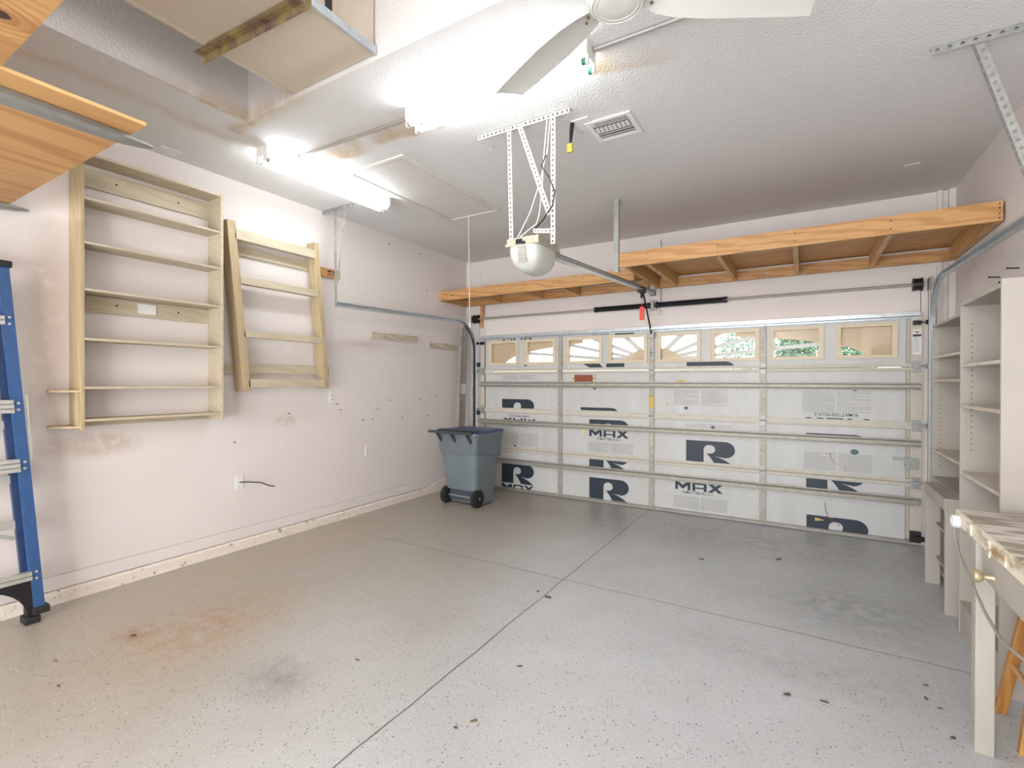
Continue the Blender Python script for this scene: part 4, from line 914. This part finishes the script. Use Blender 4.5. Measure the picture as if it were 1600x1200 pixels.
for ang in (153.5, 33.5, 273.5):
    a = math.radians(ang); Mx = Matrix.Translation((FX, FY, FZ+.012)) @ Matrix.Rotation(a, 4, 'Z')
    bm = NBM(); rings = []
    for q, (x, hw, tw) in enumerate(((.105, .040, 20), (.15, .060, 18), (.22, .073, 15), (.35, .078, 11), (.50, .072, 8), (.62, .066, 6), (.69, .060, 5))):
        tt = math.radians(-tw); cam_ = .006
        rings.append([Mx @ Vector((x+(.02*w if q == 6 else 0), w*hw*math.cos(tt), w*hw*math.sin(tt)+cam_*(1-w*w)+e)) for w, e in ((-1, 0), (-.5, 0), (0, 0), (.5, 0), (1, 0), (1, .003), (.5, .003), (0, .003), (-.5, .003), (-1, .003))])
    loft(bm, rings); bl = part('blade', bm, OVAL, r, smooth=True)
    bm = NBM(); tt = math.radians(-18)
    for px, pw in ((.125, -.02), (.125, .02), (.155, 0)): p = Mx @ Vector((px, pw*math.cos(tt), pw*math.sin(tt)-.001)); cyl(bm, p, p+Vector((0, 0, -.006)), .005, 8)
    part('screw', bm, mat('rusty_screw', (130, 104, 80), .5, .4), bl)

# attic hatch, vent, plates -------------------------------------
r = thing('attic_hatch', (-3.0, 3.55, H), 'closed attic hatch panel with thin trim frame in the ceiling', 'attic hatch')
part('panel', B(-3.30, -2.745, 2.88, 4.215, H-.010, H), mat('hatch_paint', (214, 209, 204), .6, var=.01), r)
hx0, hx1, hy0, hy1 = -3.375, -2.69, 2.825, 4.27
part('frame', B((hx0, hx0+.06, hy0, hy1, H-.016, H), (hx1-.045, hx1, hy0, hy1, H-.016, H), (hx0+.06, hx1-.045, hy0, hy0+.045, H-.016, H), (hx0+.06, hx1-.045, hy1-.045, hy1, H-.016, H)), mat('hatch_trim_paint', (220, 215, 208), .5), r, bevel=.004)
bm = NBM(); tube(bm, [(-3.09, 4.24, H-.015), (-3.085, 4.26, 2.13)], .0035, 6); part('pull_cord', bm, PLAST, r, label='white pull cord')
bm = NBM(); disc_rings(bm, (-3.085, 4.26, 0), [(.004, 2.14), (.009, 2.12), (.009, 2.095), (.004, 2.085)], 10); part('cord_knob', bm, PLAST, r, smooth=True)
r = thing('air_vent', (-1.14, 3.29, H), 'square white air register in the ceiling to the right of the opener hanger', 'vent')
x0, x1, y0, y1 = -1.305, -.985, 3.13, 3.44
part('frame', B((x0, x1, y0, y0+.035, H-.012, H), (x0, x1, y1-.035, y1, H-.012, H), (x0, x0+.035, y0+.035, y1-.035, H-.012, H), (x1-.035, x1, y0+.035, y1-.035, H-.012, H)), WHITEM, r, bevel=.004)
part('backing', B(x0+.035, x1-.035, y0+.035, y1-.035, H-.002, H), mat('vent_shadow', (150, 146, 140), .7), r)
bm = NBM()
for y in (y0+.05, y0+.072, y0+.165, y0+.19, y1-.085, y1-.06): beam(bm, (x0+.035, y, H-.012), (x1-.035, y, H-.012), (0, .010, .004), (0, 0, .001))
for k in range(8): beam(bm, (x0+.055+k*.030, y0+.095, H-.012), (x0+.055+k*.030, y0+.155, H-.012), (.010, 0, .003), (0, 0, .001))
part('slats', bm, WHITEM, r)
tag(obj('ceiling_plate', B(.69, .80, 5.08, 5.16, H-.004, H), PLAST), 'small flat white plate on the ceiling near the far right corner', 'cover plate')
tag(obj('ceiling_plate', B(-4.30, -4.16, 1.80, 1.94, H-.004, H), PLAST), 'flat white plate on the ceiling above the shelf rack', 'cover plate')
bm = NBM(); cyl(bm, (-2.02, 3.08, H), (-2.02, 3.08, H-.02), .004, 6); tube(bm, [(-2.02+.022*math.cos(k*PI/8), 3.08, H-.04+.022*math.sin(k*PI/8)) for k in range(17)], .003, 6)
tag(obj('ring_hook', bm, GALV), 'small wire ring hook screwed into the ceiling left of the opener hanger', 'hook')

# ------------------------------------------------------------------ right wall shelving
def holes(root, x, y, z0, z1, sgn=-1):
    bm = NBM(); n_ = int((z1-z0)/.034)
    for k in range(n_):
        for xx in (x+.05, x+.30): cyl(bm, (xx, y, z0+k*.034), (xx, y+.001*sgn, z0+k*.034), .0035, 6)
    part('shelf_pin_holes', bm, DARKM, root)
r = thing('bookcase', (1.0, 3.54, 0), 'tall cream open bookcase on the right wall nearest the workbench', 'bookcase')
xa, ya, yb, zt = .80, 3.18, 3.90, 1.975
part('side_panel', B(xa, XR-.002, yb-.018, yb, 0, zt), CREAM, r, bevel=.002); part('side_panel', B(xa, XR-.002, ya, ya+.018, 0, zt+.02), CREAM, r, bevel=.002)
part('back_panel', B(XR-.01, XR-.002, ya+.018, yb-.018, .09, zt), CREAM, r); part('top_panel', B(xa, XR-.01, ya+.018, yb-.018, zt-.02, zt), CREAM, r)
for z in (1.61, 1.37, .972): part('shelf', B(xa+.002, XR-.01, ya+.018, yb-.018, z-.018, z), SHELFTOP, r)
part('bottom_shelf', B(xa+.002, XR-.01, ya+.018, yb-.018, .18, .198), CREAM, r); part('kickboard', B(xa+.004, xa+.022, ya+.018, yb-.018, 0, .18), CREAM, r)
holes(r, xa, yb-.018, 1.10, 1.90); 
r = thing('bookcase', (1.0, 4.6, 0), 'cream open bookcase in the far right corner behind the low stand', 'bookcase')
xa, ya, yb, zt = .872, 4.20, 5.06, 1.955
part('side_panel', B(xa, XR-.002, yb-.018, yb, 0, zt), CREAM, r, bevel=.002); part('side_panel', B(xa, XR-.002, ya, ya+.018, 0, zt+.02), CREAM, r, bevel=.002)
part('back_panel', B(XR-.01, XR-.002, ya+.018, yb-.018, .09, zt), CREAM, r); part('top_panel', B(xa, XR-.01, ya+.018, yb-.018, zt-.018, zt), CREAM, r)
for z in (1.705, 1.525, .975, .76): part('shelf', B(xa+.002, XR-.01, ya+.018, yb-.018, z-.018, z), SHELFTOP if z > .8 else CREAM, r)
part('bottom_shelf', B(xa+.002, XR-.01, ya+.018, yb-.018, .08, .098), CREAM, r)
holes(r, xa, yb-.018, .85, 1.9)
r = thing('low_stand', (.83, 4.45, 0), 'low cream wooden stand in front of the far right bookcase', 'stand')
part('top', B(.778, .870, 4.135, 4.765, .735, .750), CREAM, r, bevel=.002); part('front_rail', B(.778, .793, 4.137, 4.763, .672, .735), CREAM, r)
part('end_panel', B(.783, .868, 4.145, 4.165, 0, .735), CREAM, r); part('end_panel', B(.783, .868, 4.735, 4.755, 0, .735), CREAM, r)
for z in (.2, .45): part('inner_shelf', B(.84, .868, 4.165, 4.735, z, z+.015), CREAM, r)
# ------------------------------------------------------------------ workbench
BTOP = mat('scraped_bench_top', (150, 140, 126), .65, var=.2, vscale=5, tint=(206, 200, 190), stretch=(1, 6, 1), bump=.2, bscale=20)
nb = NB(BTOP); 
for nd in BTOP.node_tree.nodes:
    if nd.type == 'VALTORGB': nd.color_ramp.elements[0].position = .44; nd.color_ramp.elements[1].position = .56
BEDGE = mat('chipped_bench_edge', (224, 216, 196), .6, var=.2, vscale=16, tint=(160, 132, 92), stretch=(1, .4, 1), bump=.5, bscale=25)
for nd in BEDGE.node_tree.nodes:
    if nd.type == 'VALTORGB': nd.color_ramp.elements[0].position = .30; nd.color_ramp.elements[1].position = .46
r = thing('workbench', (.78, 2.5, 0), 'scarred painted workbench with drawer at the bottom right picture edge', 'workbench')
part('bench_top', B(.612, XR-.004, 1.75, 3.0, .895, .915), BTOP, r)
part('edge_strip', B(.604, .614, 1.75, 3.0, .852, .913), BEDGE, r); part('end_strip', B(.614, XR-.004, 3.0, 3.01, .852, .913), BEDGE, r)
part('apron', B(1.15, 1.165, 1.8, 2.93, .80, .893), CREAM, r)
part('end_apron', B(.63, 1.15, 2.93, 2.945, .80, .893), CREAM, r)
lg = B(.597, .657, 2.655, 2.715, 0, .852); part('leg', lg, CREAM, r, bevel=.004)
part('leg', B(.597, .657, 1.78, 1.84, 0, .852), CREAM, r, bevel=.004); part('leg', B(1.10, 1.16, 2.86, 2.92, 0, .895), CREAM, r)
part('upper_rail', B(.657, 1.15, 2.66, 2.70, .85, .893), CREAM, r)
dr = part('drawer', B((.612, .628, 2.10, 2.635, .725, .848), (.628, 1.05, 2.12, 2.62, .74, .84)), CREAM, r, bevel=.002)
bm = NBM(); disc_rings(bm, (0, 2.50, .765), [(.012, .612), (.010, .606), (.009, .585), (.020, .578), (.025, .566), (.023, .556), (.012, .551), (.004, .550)], 20, 'x'); part('knob', bm, BRASS, dr, smooth=True, label='old brass knob')
each('old_hardware', [B(*q) for q in ((.598, .604, 2.74, 2.80, .858, .905), (.598, .604, 2.50, 2.515, .84, .90), (.598, .604, 2.33, 2.42, .86, .90))], BEDGE, r)
r2 = thing('extension_plug', (.6, 2.95, .86), 'round white plug receptacle with grey cord on the bench corner', 'cord')
bm = NBM(); disc_rings(bm, (0, 2.93, .872), [(.028, .603), (.030, .595), (.028, .578), (.016, .572)], 20, 'x'); part('receptacle', bm, PLAST, r2, smooth=True)
bm = NBM(); tube(bm, [(.585, 2.93, .850), (.585, 2.90, .80), (.583, 2.84, .755), (.58, 2.72, .725), (.578, 2.60, .69), (.578, 2.45, .645), (.58, 2.28, .62), (.60, 2.1, .63)], .0055, 8); part('grey_cord', bm, mat('grey_cord', (150, 144, 136), .5), r2, smooth=True)

# ------------------------------------------------------------------ stool
r = thing('wooden_stool', (.94, 2.89, 0), 'varnished wooden stool under the workbench', 'stool')
foots = [(.768, 3.045), (.765, 2.74), (1.10, 3.045), (1.10, 2.74)]
SX, SY = .94, 2.89
for (x, y) in foots:
    tx = SX+(x-SX)*.5; ty_ = SY+(y-SY)*.5; bm = NBM()
    beam(bm, (x, y, 0), (tx, ty_, .62), (.020, 0, 0), (0, .016, 0)); part('leg', bm, STOOL, r, bevel=.003)
def stl(f, z): x, y = f; k = 1-.5*z/.62; return (SX+(x-SX)*k, SY+(y-SY)*k, z)
for a, b, z in ((0, 1, .24), (0, 1, .47), (0, 2, .30), (1, 3, .30), (2, 3, .24), (2, 3, .47)):
    bm = NBM(); cyl(bm, stl(foots[a], z), stl(foots[b], z), .012, 10); part('rung', bm, wood('turned_rung', (210, 168, 120), (186, 140, 92), 'y', False), r, smooth=True)
bm = NBM(); disc_rings(bm, (SX, SY, 0), [(.13, .62), (.15, .63), (.15, .65), (.13, .66)], 28); part('seat', bm, STOOL, r, smooth=True)

# ------------------------------------------------------------------ litter on the floor
for (x, y, s, a, m) in ((-.743, 4.362, .045, .2, 'l'), (-.182, 4.702, .06, 1, 'l'), (-.066, 2.681, .03, .4, 's'), (.086, 2.714, .035, 0, 'l'), (.52, 3.12, .025, .3, 'l'), (-1.524, 3.033, .045, .1, 's'), (-1.63, 3.083, .03, 1.2, 'l'),
                        (-1.249, 1.757, .03, .8, 'l'), (-1.282, 2.221, .028, .6, 'l'), (-1.289, 1.68, .015, .5, 's'), (-3.429, .978, .03, .3, 'l'), (-3.133, .904, .018, .3, 's'), (-3.382, 1.311, .03, .7, 's'), (-2.06, 1.82, .025, .2, 'l'), (.539, 2.932, .02, .2, 'l'), (.542, 2.713, .018, .2, 's'), (.50, 2.99, .022, 2, 's')):
    s *= .6; bm = NBM(); n_ = 7; ring = []
    for k in range(n_):
        t = 2*PI*k/n_; ring.append((x+s*math.cos(t)*math.cos(a)-s*.35*math.sin(t)*math.sin(a), y+s*math.cos(t)*math.sin(a)+s*.35*math.sin(t)*math.cos(a)))
    zt_ = .004 if m == 'l' else .008
    loft(bm, [[(p, q, .0005) for p, q in ring], [(x+(p-x)*.85, y+(q-y)*.85, zt_+.003*math.sin(k*2.1)) for k, (p, q) in enumerate(ring)]])
    if m == 'l': tag(obj('dry_leaf', bm, LEAF), 'small curled dry leaf lying on the grey floor', 'leaf', 'dry leaves on the floor')
    else: tag(obj('debris_crumb', bm, STONE), 'small dark crumb of debris lying on the grey floor', 'debris', 'debris crumbs on the floor')

# ------------------------------------------------------------------ outside
struct('ground', B(-60, 60, YW+.25, 90, -.25, -.05), CONC)
r = thing('neighbour_house', (-14, 30, 0), 'pale house across the street seen through the door windows', 'house')
part('wall', B(-27, -5.2, 27, 38, -.05, 2.9), STUCCO, r)
bm = NBM(); loft(bm, [[(-28, 26.3, 2.9), (-4.4, 26.3, 2.9), (-4.4, 38.7, 2.9), (-28, 38.7, 2.9)], [(-25, 32.4, 5.2), (-9.5, 32.4, 5.2), (-9.5, 32.6, 5.2), (-25, 32.6, 5.2)]]); part('roof', bm, ROOF, r)
part('garage_front', B(-11, -5.0, 26.2, 27, -.05, 2.7), PLAST, r)
def tree(x, y, rr, zc, n_, lab):
    r = thing('leafy_tree', (x, y, 0), lab, 'tree', 'trees across the street')
    bm = NBM(); tube(bm, [(x, y, -.06), (x+.1, y, zc*.5), (x, y, zc)], [.16, .12, .05], 8); part('trunk', bm, BARK, r)
    rnd = random.Random(int(x*10)); bm = NBM()
    for _ in range(n_):
        v = Vector((rnd.gauss(0, 1), rnd.gauss(0, 1), rnd.gauss(0, 1))).normalized()*rr*rnd.uniform(.5, 1)**.6; v.z *= .8
        c = Vector((x, y, zc))+v; u = Vector((rnd.gauss(0, 1), rnd.gauss(0, 1), rnd.gauss(0, 1))).normalized(); w = u.orthogonal().normalized(); s = rnd.uniform(.07, .15)
        quad(bm, c-u*s, c+w*s*.6, c+u*s, c-w*s*.6)
    part('crown', bm, FLEAF, r)
tree(-3.0, 50, 4.0, 5.0, 5200, 'bushy green tree seen through the middle right door windows')
tree(.9, 28, 2.2, 3.0, 5200, 'bushy green tree seen through the second window from the right')
tree(4.6, 22, 1.7, 2.3, 3600, 'bushy green tree seen through the rightmost door window')
